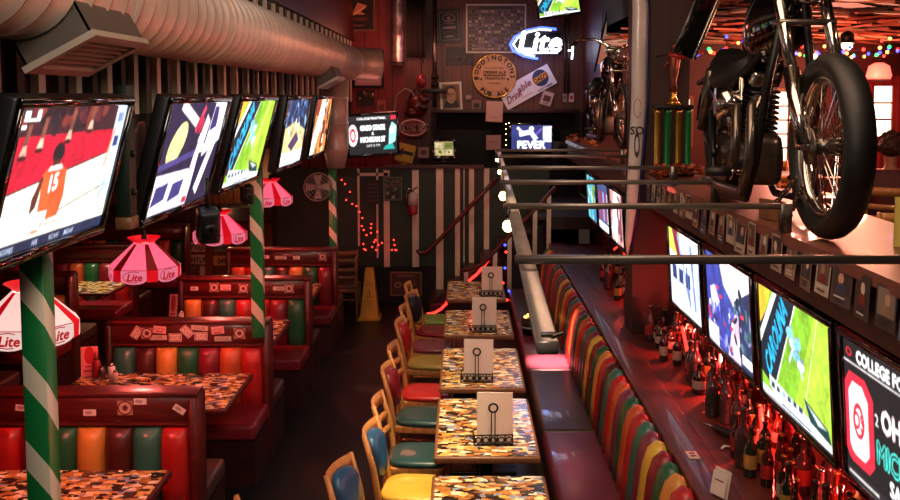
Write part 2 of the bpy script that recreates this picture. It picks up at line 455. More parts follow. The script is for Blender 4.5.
def screen_mesh(a, name, m, nx, ny, seed):
    im = raster_screen(a, nx, ny, seed); xs = np.linspace(-a.w / 2, a.w / 2, nx); zs = np.linspace(-a.h / 2, a.h / 2, ny)
    co = np.zeros((ny, nx, 3)); co[..., 0] = xs[None]; co[..., 2] = zs[:, None]
    i = np.arange((ny - 1) * nx).reshape(ny - 1, nx)[:, :-1].ravel(); fs = np.stack([i, i + 1, i + nx + 1, i + nx], 1)
    me = bpy.data.meshes.new(name); me.from_pydata(co.reshape(-1, 3).tolist(), [], fs.tolist())
    at = me.color_attributes.new('Col', 'FLOAT_COLOR', 'POINT'); at.data.foreach_set('color', np.concatenate([im.reshape(-1, 3), np.ones((nx * ny, 1))], 1).ravel())
    me.materials.append(M[m]); me.update(); return me
def _clip(pts):
    for ax, lim, sg in ((0, 0, 1), (0, 1, -1), (1, 0, 1), (1, 1, -1)):
        out = []
        for i in range(len(pts)):
            a, b = pts[i - 1], pts[i]
            da, db = (a[ax] - lim) * sg, (b[ax] - lim) * sg
            if (da >= 0) != (db >= 0):
                t = da / (da - db); out.append(tuple(a[j] + (b[j] - a[j]) * t for j in (0, 1)))
            if db >= 0: out.append(b)
        pts = out
        if not pts: break
    return pts
# ================================================================ SETTING
def slab(m, pts, z0, z1):
    n = len(pts)
    return m.add([(x, y, z0) for x, y in pts] + [(x, y, z1) for x, y in pts],
                 [tuple(range(n))[::-1], tuple(range(n, 2 * n))] + [(i, (i + 1) % n, n + (i + 1) % n, n + i) for i in range(n)])
struct(mb('floor_dark').box(-5.6, 1.8, 0, 15.1, -0.12, 0).build('floor'))
struct(mb('slab').box(1.86, 7.6, 0, 13.2, 1.12, 1.30).build('floor_upper'))
struct(mb('slab').box(-5.6, 1.86, 13.1, 15.1, 1.12, 1.30).build('floor_landing'))
struct(mb('black_wall').box(-5.7, -5.58, 0, 15.1, 0, 4.7).build('wall_left'))
w = mb('panel_red').box(-5.6, -0.92, 15.0, 15.1, 1.3, 4.7); w.use('panel_brown').box(-0.92, 2.0, 15.0, 15.1, 1.3, 4.7)
struct(w.build('wall_back'))
struct(mb('black_wall').box(-5.6, 1.86, 15.0, 15.1, 0, 1.1).build('wall_back_low'))
# half wall with white boards in front of the landing
w = mb('dark_green').box(-2.55, 1.2, 13.0, 13.08, 0, 1.86)
w.use('black_wall').box(-2.55, -0.36, 12.99, 13.0, 0, 0.5)
w.use('mahogany_dark').box(-1.05, 0.3, 12.93, 13.1, 1.86, 1.9)
w.use('white_paint')
def board(m, x0, x1, y0, y1, Y=12.99, t=0.03):
    a = atY(x0, y0, Y - t); b = atY(x1, y1, Y - t); m.box(a.x, b.x, Y - t, Y, max(0.01, b.z), min(1.855, a.z))
for q in ((383.5, 390, 170, 267), (412, 419, 170, 267), (436, 443.5, 168, 312), (455, 460, 168, 312), (469, 474, 168, 300), (484, 489, 168, 300), (463.5, 464.5, 168, 300)): board(w, *q)
w.use('white_paint')
for q in ((357, 360, 150, 246), (376, 378.5, 158, 258), (357, 388, 173, 176)): board(w, *q)
struct(w.build('wall_half'))
struct(mb('panel_wood').box(-5.58, -2.55, 13.6, 13.7, 0, 2.75).build('wall_alcove'))
struct(mb('black_wall').box(-2.62, -2.55, 13.0, 15.0, 0, 4.6).build('wall_alcove_side'))
struct(mb('ceiling_dark').box(-5.6, -1.8, 1.0, 13.7, 2.74, 2.82).build('ceiling_alcove'))
struct(mb('ceiling_dark').box(-5.6, 1.9, 1.0, 15.1, 4.7, 4.8).build('ceiling'))
# soffit above the booths: boards on black, timber beam on top
w = mb('black_wall').box(-1.82, -1.74, 1.5, 14.9, 2.38, 3.70)
Y = 1.6; k = 0
while Y < 14.8:
    w.use('post_white' if k % 2 == 0 else 'dull_board').box(-1.74, -1.705, Y, Y + .062, 2.76, 3.69); w.use('soffit_board').box(-1.74, -1.715, Y, Y + .06, 2.39, 2.755); Y += 0.187; k += 1
struct(w.build('wall_soffit'))
w = mb('pillar_red').box(-1.86, -1.70, 1.5, 14.95, 3.70, 4.7)
w.use('mahogany_dark').box(-1.70, -1.68, 1.5, 14.95, 3.70, 3.80)
struct(w.build('beam'))
# bar side
struct(mb('pillar_red').box(1.76, 1.86, 1.0, 13.0, 0, 2.2).build('wall_bar'))
w = mb('pillar_dark').box(1.34, 1.76, 7.38, 7.72, 0.985, 4.7)
struct(w.build('pillar'))
w = mb('pillar_red').box(1.9, 1.98, 13.0, 15.0, 1.3, 4.7)
struct(w.build('wall_stair_side'))
struct(mb('pillar_red').box(1.98, 7.6, 13.0, 13.1, 1.3, 3.6).build('wall_right_back'))
struct(mb('pillar_red').box(7.5, 7.6, 0.5, 13.0, 1.3, 3.6).build('wall_right'))
# boarded ceiling of the upper room: loose wooden shingles
w = mb('ceiling_dark').box(1.9, 7.6, 1.0, 13.1, 3.66, 3.76)
w.use('mahogany_dark')
mat('shingle', '#b8603e', 0.55, var=0.35, scale=4)
mat('shingle_dark', '#5c2a20', 0.6, var=0.35, scale=4)
mat('shingle_tan', '#b08a68', 0.6, var=0.3, scale=4)
for i in range(26):
    for j in range(16):
        w.use(rnd.choice(['shingle', 'shingle', 'shingle_dark', 'shingle_tan']))
        x = 2.0 + j * 0.34 + rnd.uniform(-.05, .05); y = 5.0 + i * 0.31
        w.at(Matrix.Translation((x, y, 3.58 + rnd.uniform(-.03, .03))) @ Matrix.Rotation(rnd.uniform(-.7, .7), 4, 'Z') @ Matrix.Rotation(rnd.uniform(.03, .16), 4, 'X') @ Matrix.Rotation(rnd.uniform(-.1, .1), 4, 'Y'))
        w.box(-.19, .19, -.13, .13, -.01, .01)
struct(w.build('ceiling_upper'))
struct(mb('mahogany_dark').box(1.34, 1.9, 1.0, 13.0, 4.4, 4.7).build('beam_bar'))
struct(mb('ceiling_dark').box(1.9, 1.98, 1.0, 13.0, 3.66, 4.7).build('wall_upper_drop'))

# ================================================================ BAR COUNTER, LEDGE, BENCH
cnt = thing('bar_counter', 'long wooden bar counter along the upper floor carrying the motorcycles', 'counter', (1.41, 1.5, 2.0))
m = mb('counter_top'); m.at(Matrix.Translation((-1.41, -1.5, -2.0)))
slab(m, [(1.41, 1.5), (2.05, 1.5), (2.05, 12.9), (1.41, 12.9), (1.41, 7.73), (1.765, 7.73), (1.765, 7.37), (1.41, 7.37)], 2.205, 2.255)
m.build('worktop', cnt)
m = mb('fascia'); m.at(Matrix.Translation((-1.41, -1.5, -2.0)))
slab(m, [(1.435, 1.5), (1.755, 1.5), (1.755, 7.37), (1.435, 7.37)], 2.0, 2.203); slab(m, [(1.435, 7.73), (1.755, 7.73), (1.755, 12.9), (1.435, 12.9)], 2.0, 2.203)
m.box(1.87, 2.03, 1.5, 12.9, 1.302, 2.203)
m.build('apron', cnt)
led = thing('drink_ledge', 'long reddish wooden drink ledge running behind the bench', 'ledge', (1.09, 2.2, 0))
m = mb('ledge_wood'); m.at(Matrix.Translation((-1.09, -2.2, 0)))
m.box(1.31, 1.755, 2.2, 11.95, 0.93, 0.98); m.build('ledge_top', led)
m = mb('ledge_wood'); m.at(Matrix.Translation((-1.09, -2.2, 0))); m.rbox(1.105, 1.306, 2.2, 11.95, 0.935, 0.99, 0.008); m.build('front_rail', led)
m = mb('mahogany_dark'); m.at(Matrix.Translation((-1.09, -2.2, 0))); m.box(1.2, 1.755, 2.2, 11.95, 0, 0.929); m.build('cabinet_body', led)
Y = 4.76
m = mb('paper_back').rbox(1.17, 1.23, Y, Y + .1, .99, .995, .002); m.use('black_plastic').box(1.185, 1.215, Y + .025, Y + .045, .995, .9955).box(1.185, 1.215, Y + .06, Y + .08, .995, .9955)
tag(m.build('outlet_plate'), 'small pale outlet plate set on the ledge rail near the front', 'outlet plate')

bench = thing('bench', 'long wall bench with striped channel back and leather seat pads', 'bench', (0.57, 3.4, 0))
BT = Matrix.Translation((-0.57, -3.4, 0))
m = mb('mahogany_dark').at(BT); m.box(0.62, 1.195, 3.4, 11.6, 0, 0.34); m.build('base', bench)
for i, (y0, y1, cl) in enumerate(((3.4, 5.28, 'maroon'), (5.28, 6.6, 'maroon'), (6.6, 8.12, 'espresso'), (8.12, 9.9, 'maroon'), (9.9, 11.6, 'espresso'))):
    m = mb('vinyl_' + cl).at(BT); m.rbox(0.57, 1.02, y0 + .004, y1 - .004, 0.345, 0.475, 0.035, 4)
    m.build('seat_pad', bench, label=['maroon seat pad', 'purple-maroon seat pad', 'dark brown seat pad', 'bright red-maroon seat pad', 'dark seat pad'][i])
cyc = ['green', 'maroon', 'orange', 'red', 'teal', 'brown', 'red', 'amber', 'green', 'crimson', 'yellow', 'maroon', 'teal', 'red', 'orange']
Y = 3.42; k = 0
while Y < 11.5:
    wdt = 0.15; cl = cyc[k % len(cyc)]; m = mb('vinyl_' + cl).at(BT); rings = []
    # channel roll: profile in XZ (leaning back), bulging between seams
    prof = [(0.965, 0.46), (0.975, 0.60), (0.99, 0.74), (1.005, 0.86), (1.025, 0.93), (1.06, 0.965), (1.095, 0.95), (1.10, 0.90)]
    for t in range(7):
        f = t / 6; b = 0.03 * (math.sin(PI * f) ** 0.6)
        ring = []
        for i, (x, z) in enumerate(prof):
            dx, dz = (-1, 0.1) if i < 4 else ((-.7, .7) if i == 4 else ((0, 1) if i < 7 else (0.0, 0)))
            ring.append((x + dx * b, Y + wdt * f, z + dz * b))
        ring += [(1.19, Y + wdt * f, 0.90), (1.19, Y + wdt * f, 0.46)]
        rings.append(ring)
    m.sm = True; m.loft(rings); m.build('back_channel', bench, label=cl + ' back channel'); Y += wdt + .001; k += 1

# photo cards along the counter edge
cards_col = ['#a8988a', '#7c6454', '#b8a490', '#4a4040', '#9c7c68', '#c0ac98', '#5c6478', '#845848', '#3e3636']
Y = 2.55; k = 0
ys = []
while Y < 7.25: ys.append(Y); Y += .178 + .012 * rnd.random()
Y = 7.85
while Y < 8.4: ys.append(Y); Y += .19
for k, Y in enumerate(ys):
    wd, h = rnd.uniform(.13, .17), rnd.uniform(.145, .18)
    c = rnd.choice(cards_col); a = Art(wd, h, c)
    a.rect(.08, .3, .92, .94, rnd.choice(['#3a2e2c', '#5a4c46', '#8a7a6c', '#d0bca8']))
    a.ell(.5 + rnd.uniform(-.15, .15), .68, .14, .14, rnd.choice(['#c89a80', '#a07058', '#e0c8b0'])); a.poly([(.25, .32), (.75, .32), (.68, .52), (.5, .58), (.32, .52)], rnd.choice(['#7a2020', '#30405a', '#202020', '#a08060']))
    for j in range(2): a.rect(.2, .1 + j * .09, rnd.uniform(.6, .8), .14 + j * .09, rnd.choice(['#302424', '#d8ccc0']))
    o = a.build('photo_card', None, loc=(1.4075, Y, 2.255 - h / 2 - .01 - rnd.uniform(0, .02)), rot=(R(-3 + rnd.uniform(-2, 2)), 0, -PI / 2 + R(rnd.uniform(-4, 4))))
    tag(o, 'small photo card hung on the counter edge, %s from the near end' % ORD[k] if Y < 7.5 else 'small photo card on the counter edge beyond the pillar, %s from the pillar' % ORD[k - len([y for y in ys if y < 7.5])], 'photo card', 'photo cards along the counter edge')
# ================================================================ DUCT AND POSTS (left)
DX, DZ, DR = -1.42, 3.25, 0.205
duct = thing('air_duct', 'big round spiral metal duct running under the ceiling on the left', 'duct', (DX, 1.7, DZ))
prof = []; z = 0.0
while z < 10.0:
    prof += [(DR, z), (DR, z + .125), (DR + .010, z + .132), (DR + .010, z + .142), (DR, z + .149)]; z += .15
m = mb('duct_metal'); m.lathe(prof, 36, Matrix.Rotation(-PI / 2, 4, 'X')); m.build('pipe_run', duct)
# elbow at the far end curving right
pts = []; 
for i in range(10):
    t = i / 9 * R(75); pts.append((0.5 * (1 - math.cos(t)), 10.0 + 0.5 * math.sin(t), 0))
m = mb('duct_plain'); m.tube(pts, DR, 28); m.torus((0, 10.0, 0), DR, .012, 'y', 36, 6); m.build('elbow', duct)
for yy in (1.9, 3.4, 5.1, 6.9, 8.2):
    m = mb('duct_plain'); m.lathe([(DR + .002, yy), (DR + .014, yy + .005), (DR + .014, yy + .05), (DR + .002, yy + .055)], 36, Matrix.Rotation(-PI / 2, 4, 'X'), cap=False); m.build('collar_band', duct)
def boot(y0, y1, s, zo=-.36):
    # square outlet box aimed down towards the aisle
    T = Matrix.Translation((0, y0, 0)) @ Matrix.Rotation(R(-28), 4, 'Y')
    L = y1 - y0
    m = mb('duct_dark').at(T); hw, z0, z1 = .115 * s, zo * s, -.1
    m.box(-hw, -hw + .008, 0, L, z0, z1).box(hw - .008, hw, 0, L, z0, z1).box(-hw, hw, 0, .008, z0, z1).box(-hw, hw, L - .008, L, z0, z1)
    o = m.build('outlet_box', duct)
    f = mb('duct_plain').at(T); 
    f.box(-hw - .01, hw + .01, -.01, .03, z0 - .012, z0 + .01).box(-hw - .01, hw + .01, L - .03, L + .01, z0 - .012, z0 + .01)
    f.box(-hw - .01, -hw + .03, 0.03, L - .03, z0 - .012, z0 + .01).box(hw - .03, hw + .01, 0.03, L - .03, z0 - .012, z0 + .01)
    n = 7
    for i in range(n):
        x = -hw + .035 + (2 * hw - .07) * i / (n - 1); f.box(x - .005, x + .005, .03, L - .03, z0 - .004, z0 + .008)
    f.build('grille', o)
boot(1.36, 1.86, 1.05, -.27); boot(7.4, 7.95, .85)
dp = thing('branch_duct', 'short vertical metal duct dropping from the big duct onto the far post', 'duct', (-1.52, 11.45, 2.2))
m = mb('duct_plain'); m.lathe([(.105, -.22), (.15, -.0), (.155, .02), (.15, .03), (.15, .3), (.157, .31), (.157, .33), (.15, .34), (.15, .6), (.157, .61), (.157, .63), (.15, .64), (.15, .84)], 24, Matrix.Identity(4)); m.build('pipe', dp)

def post(Y, z0, z1, label):
    t = thing('striped_post', label, 'post', (-1.57, Y, z0), 0, 'candy striped posts')
    m = mb('candy_stripe'); m.at(Matrix.Rotation(0, 4, 'Z')); m.rbox(-.045, .045, 0, .09, 0, z1 - z0, .004, 1); m.build('shaft', t)
    m = mb('post_green'); m.box(-.05, .05, -.005, .095, z1 - z0 - .02, z1 - z0); m.build('cap', t)
post(3.42, 0.0, 2.3, 'green and white striped square post in front of the nearest booth')
post(7.17, 1.0, 2.74, 'green and white striped square post on the back of the middle booth')
post(11.45, 0.0, 1.97, 'green and white striped square post under the branch duct near the cone')

def hanger(X, Y, z0, z1, label):
    t = thing('mounting_strut', label, 'strut', (X, Y, z1))
    m = mb('dark_green'); m.rbox(-.03, .03, -.04, .04, z0 - z1, 0, .004, 1); m.build('upright', t)
    for z in (-.12, -.28, -.44):
        m = mb('black_metal'); m.cyl((0.03, -.01, z), (0.045, -.01, z), .014, n=10); m.build('bolt', t)
    m = mb('maple_dark'); m.rbox(-.034, .034, -.045, .045, z0 - z1 - .05, z0 - z1, .003, 1); m.build('foot_block', t)
hanger(-1.385, 3.9, 2.36, 2.9, 'green timber strut with bolts beside the front left television')

# ================================================================ TELEVISIONS
SCREENS = {}
def S(f): SCREENS[f.__name__] = f; return f
def blobs(a, n, u0, v0, u1, v1, cols, s0=.01, s1=.04, r=rnd):
    for _ in range(n):
        a.ell(r.uniform(u0, u1), r.uniform(v0, v1), r.uniform(s0, s1), r.uniform(s0, s1), r.choice(cols), 8, r.uniform(0, 3))
@S
def basket(a):
    a.rect(0, 0, 1, 1, '#c8102e'); a.rect(0, .8, 1, 1, '#3a1820'); blobs(a, 30, 0, .86, .8, 1, ['#1c1014', '#5a2028', '#7c3028', '#241820'], .02, .06)
    for u, v in ((.08, .72), (.2, .76), (.43, .80), (.62, .86)):
        a.poly([(u, v), (u + .03, v), (u + .045, v + .16), (u + .015, v + .16)], '#7c4436'); a.poly([(u - .012, v - .045), (u + .04, v - .05), (u + .03, v + .02), (u + .004, v + .02)], '#e0b49c'); a.ell(u + .012, v - .06, .034, .018, '#4a0a14')
    a.poly([(0, .42), (.92, .62), (1, .63), (1, 0), (0, 0)], '#fbf2e0'); a.line(0, .42, .9, .62, .008, '#3a1010')
    a.line(.45, .22, .95, .36, .006, '#5a3a30'); a.rect(.89, .18, 1, 1, '#c9d6ea'); a.rect(.92, .66, .97, .74, '#2a3a70'); a.rect(.915, .86, .975, .93, '#7f93c0')
    a.poly([(.86, .5), (.885, .5), (.92, .82), (.9, .8)], '#d89a7a')
    # player from behind, orange jersey
    a.ell(.39, .665, .05, .075, '#1a1014'); a.rect(.36, .56, .42, .62, '#4a241a')
    a.poly([(.29, .52), (.33, .57), (.44, .575), (.50, .53), (.52, .34), (.50, .2), (.32, .17), (.31, .36)], '#f2562a')
    a.poly([(.345, .575), (.44, .58), (.46, .545), (.33, .54)], '#fff0ea'); a.poly([(.29, .52), (.31, .5), (.29, .3), (.25, .25), (.245, .36)], '#5a2a1e'); 
    a.text('15', .405, .455, .12, '#ffffff', rot=.1, bold=.05)
    a.rect(.05, .9, .09, .965, '#ffffff'); a.rect(.04, .85, .075, .875, '#ffffff'); a.rect(.14, .9, .17, .97, '#ffffff'); a.rect(.075, .9, .14, .915, '#ffffff')
    a.rect(.2, .17, .4, .26, '#fdf7ee'); a.text('X', .37, .16, .06, '#2a3a60'); a.rect(.4, .14, .5, .165, '#e8b0a0'); a.rect(.3, .11, .36, .135, '#f0907a')
    a.rect(0, 0, 1, .085, '#1a2444')
    for u, s in ((.14, 'SCORES'), (.36, 'NFL'), (.52, 'NCAAF'), (.66, 'NCAAF')): a.text(s, u, .04, .035, '#d8e4ff')
@S
def purple(a):
    a.rect(0, 0, 1, 1, '#241a3a'); a.ell(.25, .62, .14, .16, '#d8d490', rot=.6); a.rect(0, 0, .55, .36, '#e8e4f4')
    for u in (.06, .3): a.poly([(u, .08), (u + .18, .12), (u + .2, .27), (u + .03, .25)], '#3a3370')
    a.poly([(0, .38), (.6, .48), (.6, .54), (0, .44)], '#4a3f80'); a.poly([(.72, .45), (1, .6), (1, 1), (.78, 1)], '#f0ecf8'); a.poly([(.76, .7), (.88, .74), (.86, .95), (.78, .95)], '#3a2a68')
    a.poly([(.5, 0), (.62, 0), (.74, .8), (.66, .88), (.58, .5)], '#e8dcec'); a.line(.2, .98, .6, .74, .05, '#f4e4dc'); a.line(.6, .95, .5, .72, .04, '#d04058'); a.ell(.57, .78, .06, .09, '#b02848')
    a.line(.6, .66, .74, .5, .05, '#f6eef6'); a.poly([(.64, .1), (.7, .1), (.72, .5), (.66, .5)], '#1a1238'); a.line(.75, .1, .9, .6, .08, '#fff'); a.rect(.55, .02, .62, .08, '#c02a40')
@S
def carolina(a):
    a.rect(0, 0, 1, 1, '#7fb52a'); a.poly([(.45, 0), (1, .1), (1, 1), (.8, 1)], '#a8cc3c'); a.poly([(0, .55), (.2, 1), (0, 1)], '#e8b030')
    a.poly([(0, .18), (0, .62), (.28, 1), (.55, 1), (.2, .1)], '#0d1a2a'); a.poly([(0, .55), (.24, 1), (.3, 1), (0, .44)], '#f6f2e0')
    a.line(.2, .1, .56, 1, .012, '#f0f4e8'); a.line(.62, .12, .84, 1, .006, '#e4f0c8')
    a.text('CAROLINA', .24, .58, .2, '#1fb0e0', rot=R(52), shear=.25, sx=.62, bold=.04)
    for u, v in ((.5, .64), (.54, .56), (.6, .5), (.46, .72), (.56, .66)):
        a.ell(u, v, .05, .045, rnd.choice(['#e4f0f8', '#7fc8e8', '#cfe4f0'])); a.ell(u + .02, v + .05, .022, .02, '#8aa0b0')
    a.line(.5, .6, .44, .46, .02, '#d4e4f4'); a.line(.58, .5, .62, .4, .02, '#d0e4f0')
    a.poly([(.12, .1), (.12, .2), (.95, .08), (.95, 0), (.3, 0)], '#eef2f4'); a.poly([(.62, .26), (.92, .16), (.95, .06), (.7, .1)], '#0b3a3c'); a.poly([(.66, .23), (.9, .15), (.8, .13)], '#c8d4d8')
    a.rect(0, 0, 1, .06, '#f4f6f6'); a.rect(.3, .015, .7, .035, '#3a4a68')
    for i in range(6): a.rect(.15 + i * .08, .1, .2 + i * .08, .15, rnd.choice(['#30485a', '#8aa', '#1d3a5a']))
@S
def court(a):
    a.rect(0, 0, 1, 1, '#26355a'); blobs(a, 60, 0, .62, 1, 1, ['#3a5a9a', '#151e3a', '#8fa8d0', '#0e1428', '#50699c'], .02, .06)
    a.poly([(0, .1), (0, .55), (.5, .66), (1, .5), (1, .1)], '#d8c890'); a.poly([(.3, .3), (.6, .5), (.75, .36), (.5, .2)], '#4a3358'); a.ell(.35, .48, .1, .05, '#b8a870')
    for u, v in ((.25, .45), (.5, .56), (.65, .5), (.8, .3)): a.rect(u, v, u + .04, v + .14, '#f0f0f8'); a.ell(u + .02, v + .16, .02, .025, '#3a2418')
    a.rect(0, 0, 1, .2, '#f2f2ea'); a.rect(0, 0, 1, .06, '#dfe4ee')
@S
def orange(a):
    a.rect(0, 0, 1, 1, '#c87838'); a.poly([(0, 0), (.3, 0), (.8, 1), (.4, 1)], '#ffe8d0'); a.poly([(.4, 0), (.6, 0), (1, .8), (1, 1)], '#e09a50'); a.rect(.6, .1, .8, .6, '#7a3018'); a.line(.1, .1, .7, .9, .1, '#fff8f0'); a.rect(0, .7, .3, 1, '#8a2a18'); blobs(a, 14, 0, 0, 1, 1, ['#f8d0a0', '#5a2818', '#ffffff', '#2a1a1a'], .03, .08)
@S
def college(a):
    a.rect(0, 0, 1, 1, '#120c0e'); a.text('COLLEGE FOOTBALL', .13, .9, .085, '#ffffff', align='l', bold=.06, maxw=.8); a.ell(.055, .9, .03, .03, '#c01a2a'); a.ell(.055, .9, .018, .018, '#120c0e'); a.rect(0, .825, 1, .835, '#d8d0d0')
    a.poly([(.03, .14), (.0, .2), (0, .66), (.05, .76), (.2, .76), (.27, .66), (.27, .2), (.22, .12), (.06, .12)], '#e8233a'); a.poly([(.06, .2), (.04, .24), (.04, .62), (.08, .7), (.17, .7), (.22, .62), (.22, .24), (.18, .18), (.09, .18)], '#fff4f4')
    a.ell(.13, .44, .055, .13, '#e8233a'); a.ell(.13, .44, .035, .09, '#fff4f4'); a.text('OS', .13, .44, .12, '#e8233a', bold=.06, sx=.8)
    a.text('2', .3, .55, .08, '#ffffff'); a.text('OHIO STATE', .345, .58, .15, '#f8ccd4', align='l', bold=.06, maxw=.62); a.text('OHIO STATE', .345, .58, .142, '#ffffff', align='l', bold=.02, maxw=.62)
    a.text('MICHIGAN ST', .3, .34, .15, '#48e0d0', align='l', bold=.08, maxw=.66); a.text('MICHIGAN ST', .3, .34, .146, '#0d2a2c', align='l', bold=.01, maxw=.66); a.text('SAT 8PM', .4, .16, .1, '#ffffff', align='l', bold=.05)
    a.rect(0, 0, 1, .06, '#2a2024'); a.rect(.02, .02, .3, .04, '#c8c0c0')
@S
def matchup(a):
    a.rect(0, 0, 1, 1, '#0d0d12'); a.rect(0, .86, 1, .97, '#251a1e'); a.text('COLLEGE FOOTBALL', .48, .915, .055, '#ffffff', bold=.05); a.rect(.88, .87, .98, .96, '#d02038')
    a.ell(.09, .5, .1, .28, '#f4d8da'); a.ell(.09, .5, .06, .18, '#d02038'); a.ell(.09, .5, .03, .11, '#f4e8e8')
    a.text('OHIO STATE', .5, .68, .13, '#ffffff', bold=.07, maxw=.5); a.text('&', .5, .53, .08, '#ffffff'); a.text('MICHIGAN ST', .5, .38, .13, '#ffffff', bold=.07, maxw=.5); a.text('SAT 8 PM', .5, .22, .06, '#e0e0e0')
    a.poly([(.82, .2), (.96, .3), (1, .7), (.9, .8), (.84, .6)], '#a8ded8'); a.poly([(.7, .1), (.95, .1), (.9, .26), (.76, .2)], '#18988c'); a.ell(.9, .6, .05, .1, '#e8f8f4')
@S
def fever(a):
    a.rect(0, 0, 1, 1, '#232a66'); a.rect(.78, .3, 1, .95, '#d8dcf0'); a.text('FEVER', .5, .2, .3, '#f4f6ff', bold=.08); a.line(.2, .62, .5, .72, .12, '#e8ecff'); a.line(.45, .8, .62, .4, .12, '#cfd6ff'); a.ell(.5, .84, .06, .1, '#f6f0ff'); a.line(.6, .6, .76, .86, .05, '#6a50b8'); a.line(.15, .9, .3, .66, .06, '#f0f0ff')
@S
def street(a):
    a.rect(0, 0, 1, 1, '#3a4aa0'); a.poly([(.3, 1), (1, 1), (1, .7), (.62, .55), (.4, .72)], '#f4dce8'); a.poly([(0, 0), (0, .95), (.2, .9), (.45, .5), (.4, 0)], '#3a3f9a'); a.poly([(.08, .6), (.2, .66), (.3, .5), (.12, .3)], '#c8c4f0')
    a.poly([(.62, .62), (.95, .82), (1, .6), (1, 0), (.7, 0)], '#283058'); a.poly([(.45, 0), (.62, .5), (.7, .5), (.72, 0)], '#e8c8e0')
    blobs(a, 46, .62, .1, 1, .72, ['#1c3040', '#4a6a7a', '#22284a', '#8088b8', '#30505a'], .02, .06); blobs(a, 40, 0, .05, .6, .5, ['#5a68d0', '#1c2050', '#f0f0ff', '#8a90e0', '#c83048'], .015, .05)
    for u, v in ((.3, .55), (.22, .62), (.75, .5), (.52, .3)): a.rect(u, v, u + .06, v + .035, '#ff3a50')
    a.rect(0, 0, .25, .2, '#f2ecf8'); a.rect(.75, .05, 1, .14, '#fff')
@S
def rally(a):
    a.rect(0, 0, 1, 1, '#dfe8f8'); a.poly([(0, .7), (.3, .66), (.4, 1), (0, 1)], '#c8c850'); a.poly([(.1, 1), (.3, .6), (.4, .62), (.3, 1)], '#7a2038'); a.poly([(.4, 1), (.75, 1), (.6, .6), (.45, .66)], '#f0f4ff'); a.line(.3, .95, .6, .2, .05, '#8fa0d0')
    for u in (.08, .3, .52): a.rect(u, .34, u + .14, .52, '#2a3870'); 
    a.line(.7, .9, .8, 0, .06, '#7f94cc'); a.rect(.84, .2, .96, .8, '#b8c8ec'); a.line(.55, .6, .66, 0, .04, '#46589a'); a.rect(0, 0, 1, .12, '#f8fbff')
@S
def skyblue(a):
    a.rect(0, 0, 1, 1, '#3a7aa8'); a.poly([(0, 0), (.5, 0), (.7, 1), (0, 1)], '#58b0c0'); a.rect(.5, .3, .9, .8, '#6a9a48'); blobs(a, 14, 0, 0, 1, 1, ['#e8f4f8', '#204a6a', '#88c8d8'], .04, .1)
@S
def stripes(a):
    a.rect(0, 0, 1, 1, '#3a4a78'); 
    for i in range(5): a.rect(.1 + i * .18, .2, .2 + i * .18, .8, rnd.choice(['#e8e8f8', '#a83048', '#88a0d8', '#202848']))
    a.rect(0, 0, 1, .15, '#d8e0f0')
@S
def pinky(a):
    a.rect(0, 0, 1, 1, '#c08a88'); a.poly([(0, 0), (.4, 0), (.8, 1), (.3, 1)], '#f8e4dc'); a.rect(.5, .2, .8, .7, '#7a3a48'); blobs(a, 12, 0, 0, 1, 1, ['#f8f0f0', '#5a2a38', '#e0b0a8'], .04, .1)
@S
def register(a):
    a.rect(0, 0, 1, 1, '#c8b070'); a.rect(.55, .5, .95, .92, '#7a8a40'); a.rect(.08, .55, .45, .9, '#f0e0b0'); a.rect(.1, .1, .5, .45, '#e8d498'); a.ell(.3, .28, .1, .12, '#6a8a30'); a.rect(.6, .12, .9, .4, '#f4ecc8'); a.ell(.75, .26, .07, .08, '#a05a20')

def tv(label, kind, w, h, loc, rz, tilt, arm='wall', bez=.03, depth=.075, group=None, roll=0, m='screen'):
    t = thing('television', label, 'television', loc, 0, group)
    t.rotation_euler = (Matrix.Rotation(rz, 4, 'Z') @ Matrix.Rotation(roll, 4, 'Y') @ Matrix.Rotation(tilt, 4, 'X')).to_euler()
    b = mb('black_plastic'); W, H = w / 2, h / 2
    b.rbox(-W, W, .012, depth, -H, H, .012); b.rbox(-W * .6, W * .6, depth, depth + .04, -H * .7, H * .6, .015)
    b.build('casing', t)
    b = mb('gloss_black')
    b.rbox(-W, W, -.006, .014, H - bez, H, .004, 1).rbox(-W, W, -.006, .014, -H, -H + bez * 1.25, .004, 1).rbox(-W, -W + bez, -.006, .014, -H + bez, H - bez, .004, 1).rbox(W - bez, W, -.006, .014, -H + bez, H - bez, .004, 1)
    b.build('bezel', t)
    a = Art(w - 2 * bez + .004, h - 2.25 * bez + .004, '#000'); SCREENS[kind](a)
    nx = 224 if loc[1] < 5.5 else (150 if loc[1] < 9 else 110)
    o = bpy.data.objects.new('screen', screen_mesh(a, 'screen', m, nx, int(nx * a.h / a.w), int(loc[1] * 100))); C.objects.link(o); o.parent = t; o.location = (0, .0095, bez * .125)
    b = mb('black_metal')
    if arm == 'wall': b.box(-.11, .11, depth + .04, depth + .07, -.1, .1).box(-.03, .03, depth + .07, depth + .14, -.03, .03)
    elif arm == 'pole': b.cyl((0, depth, H - .05), (0, depth, H + .6), .018)
    else: b.box(-.2, .2, -.05, depth + .05, -H - .06, -H - .05).box(-.03, .03, .02, .05, -H - .05, -H + .02)
    b.build('bracket', t)
    return t
LT = R(15)
def left_tv(label, kind, y0, y1, h, xt=-1.27, zt=2.85, tilt=LT):
    w = y1 - y0; c = (xt - math.sin(tilt) * h / 2, (y0 + y1) / 2, zt - math.cos(tilt) * h / 2)
    return tv(label, kind, w, h, c, PI / 2, tilt, group='televisions over the booths')
left_tv('large television showing an orange jerseyed basketball player numbered 15', 'basket', 2.75, 3.70, .545)
left_tv('television over the booths showing white and purple athletes', 'purple', 4.18, 5.26, .6)
left_tv('television over the booths showing a green football field and blue lettering', 'carolina', 5.52, 6.60, .6)
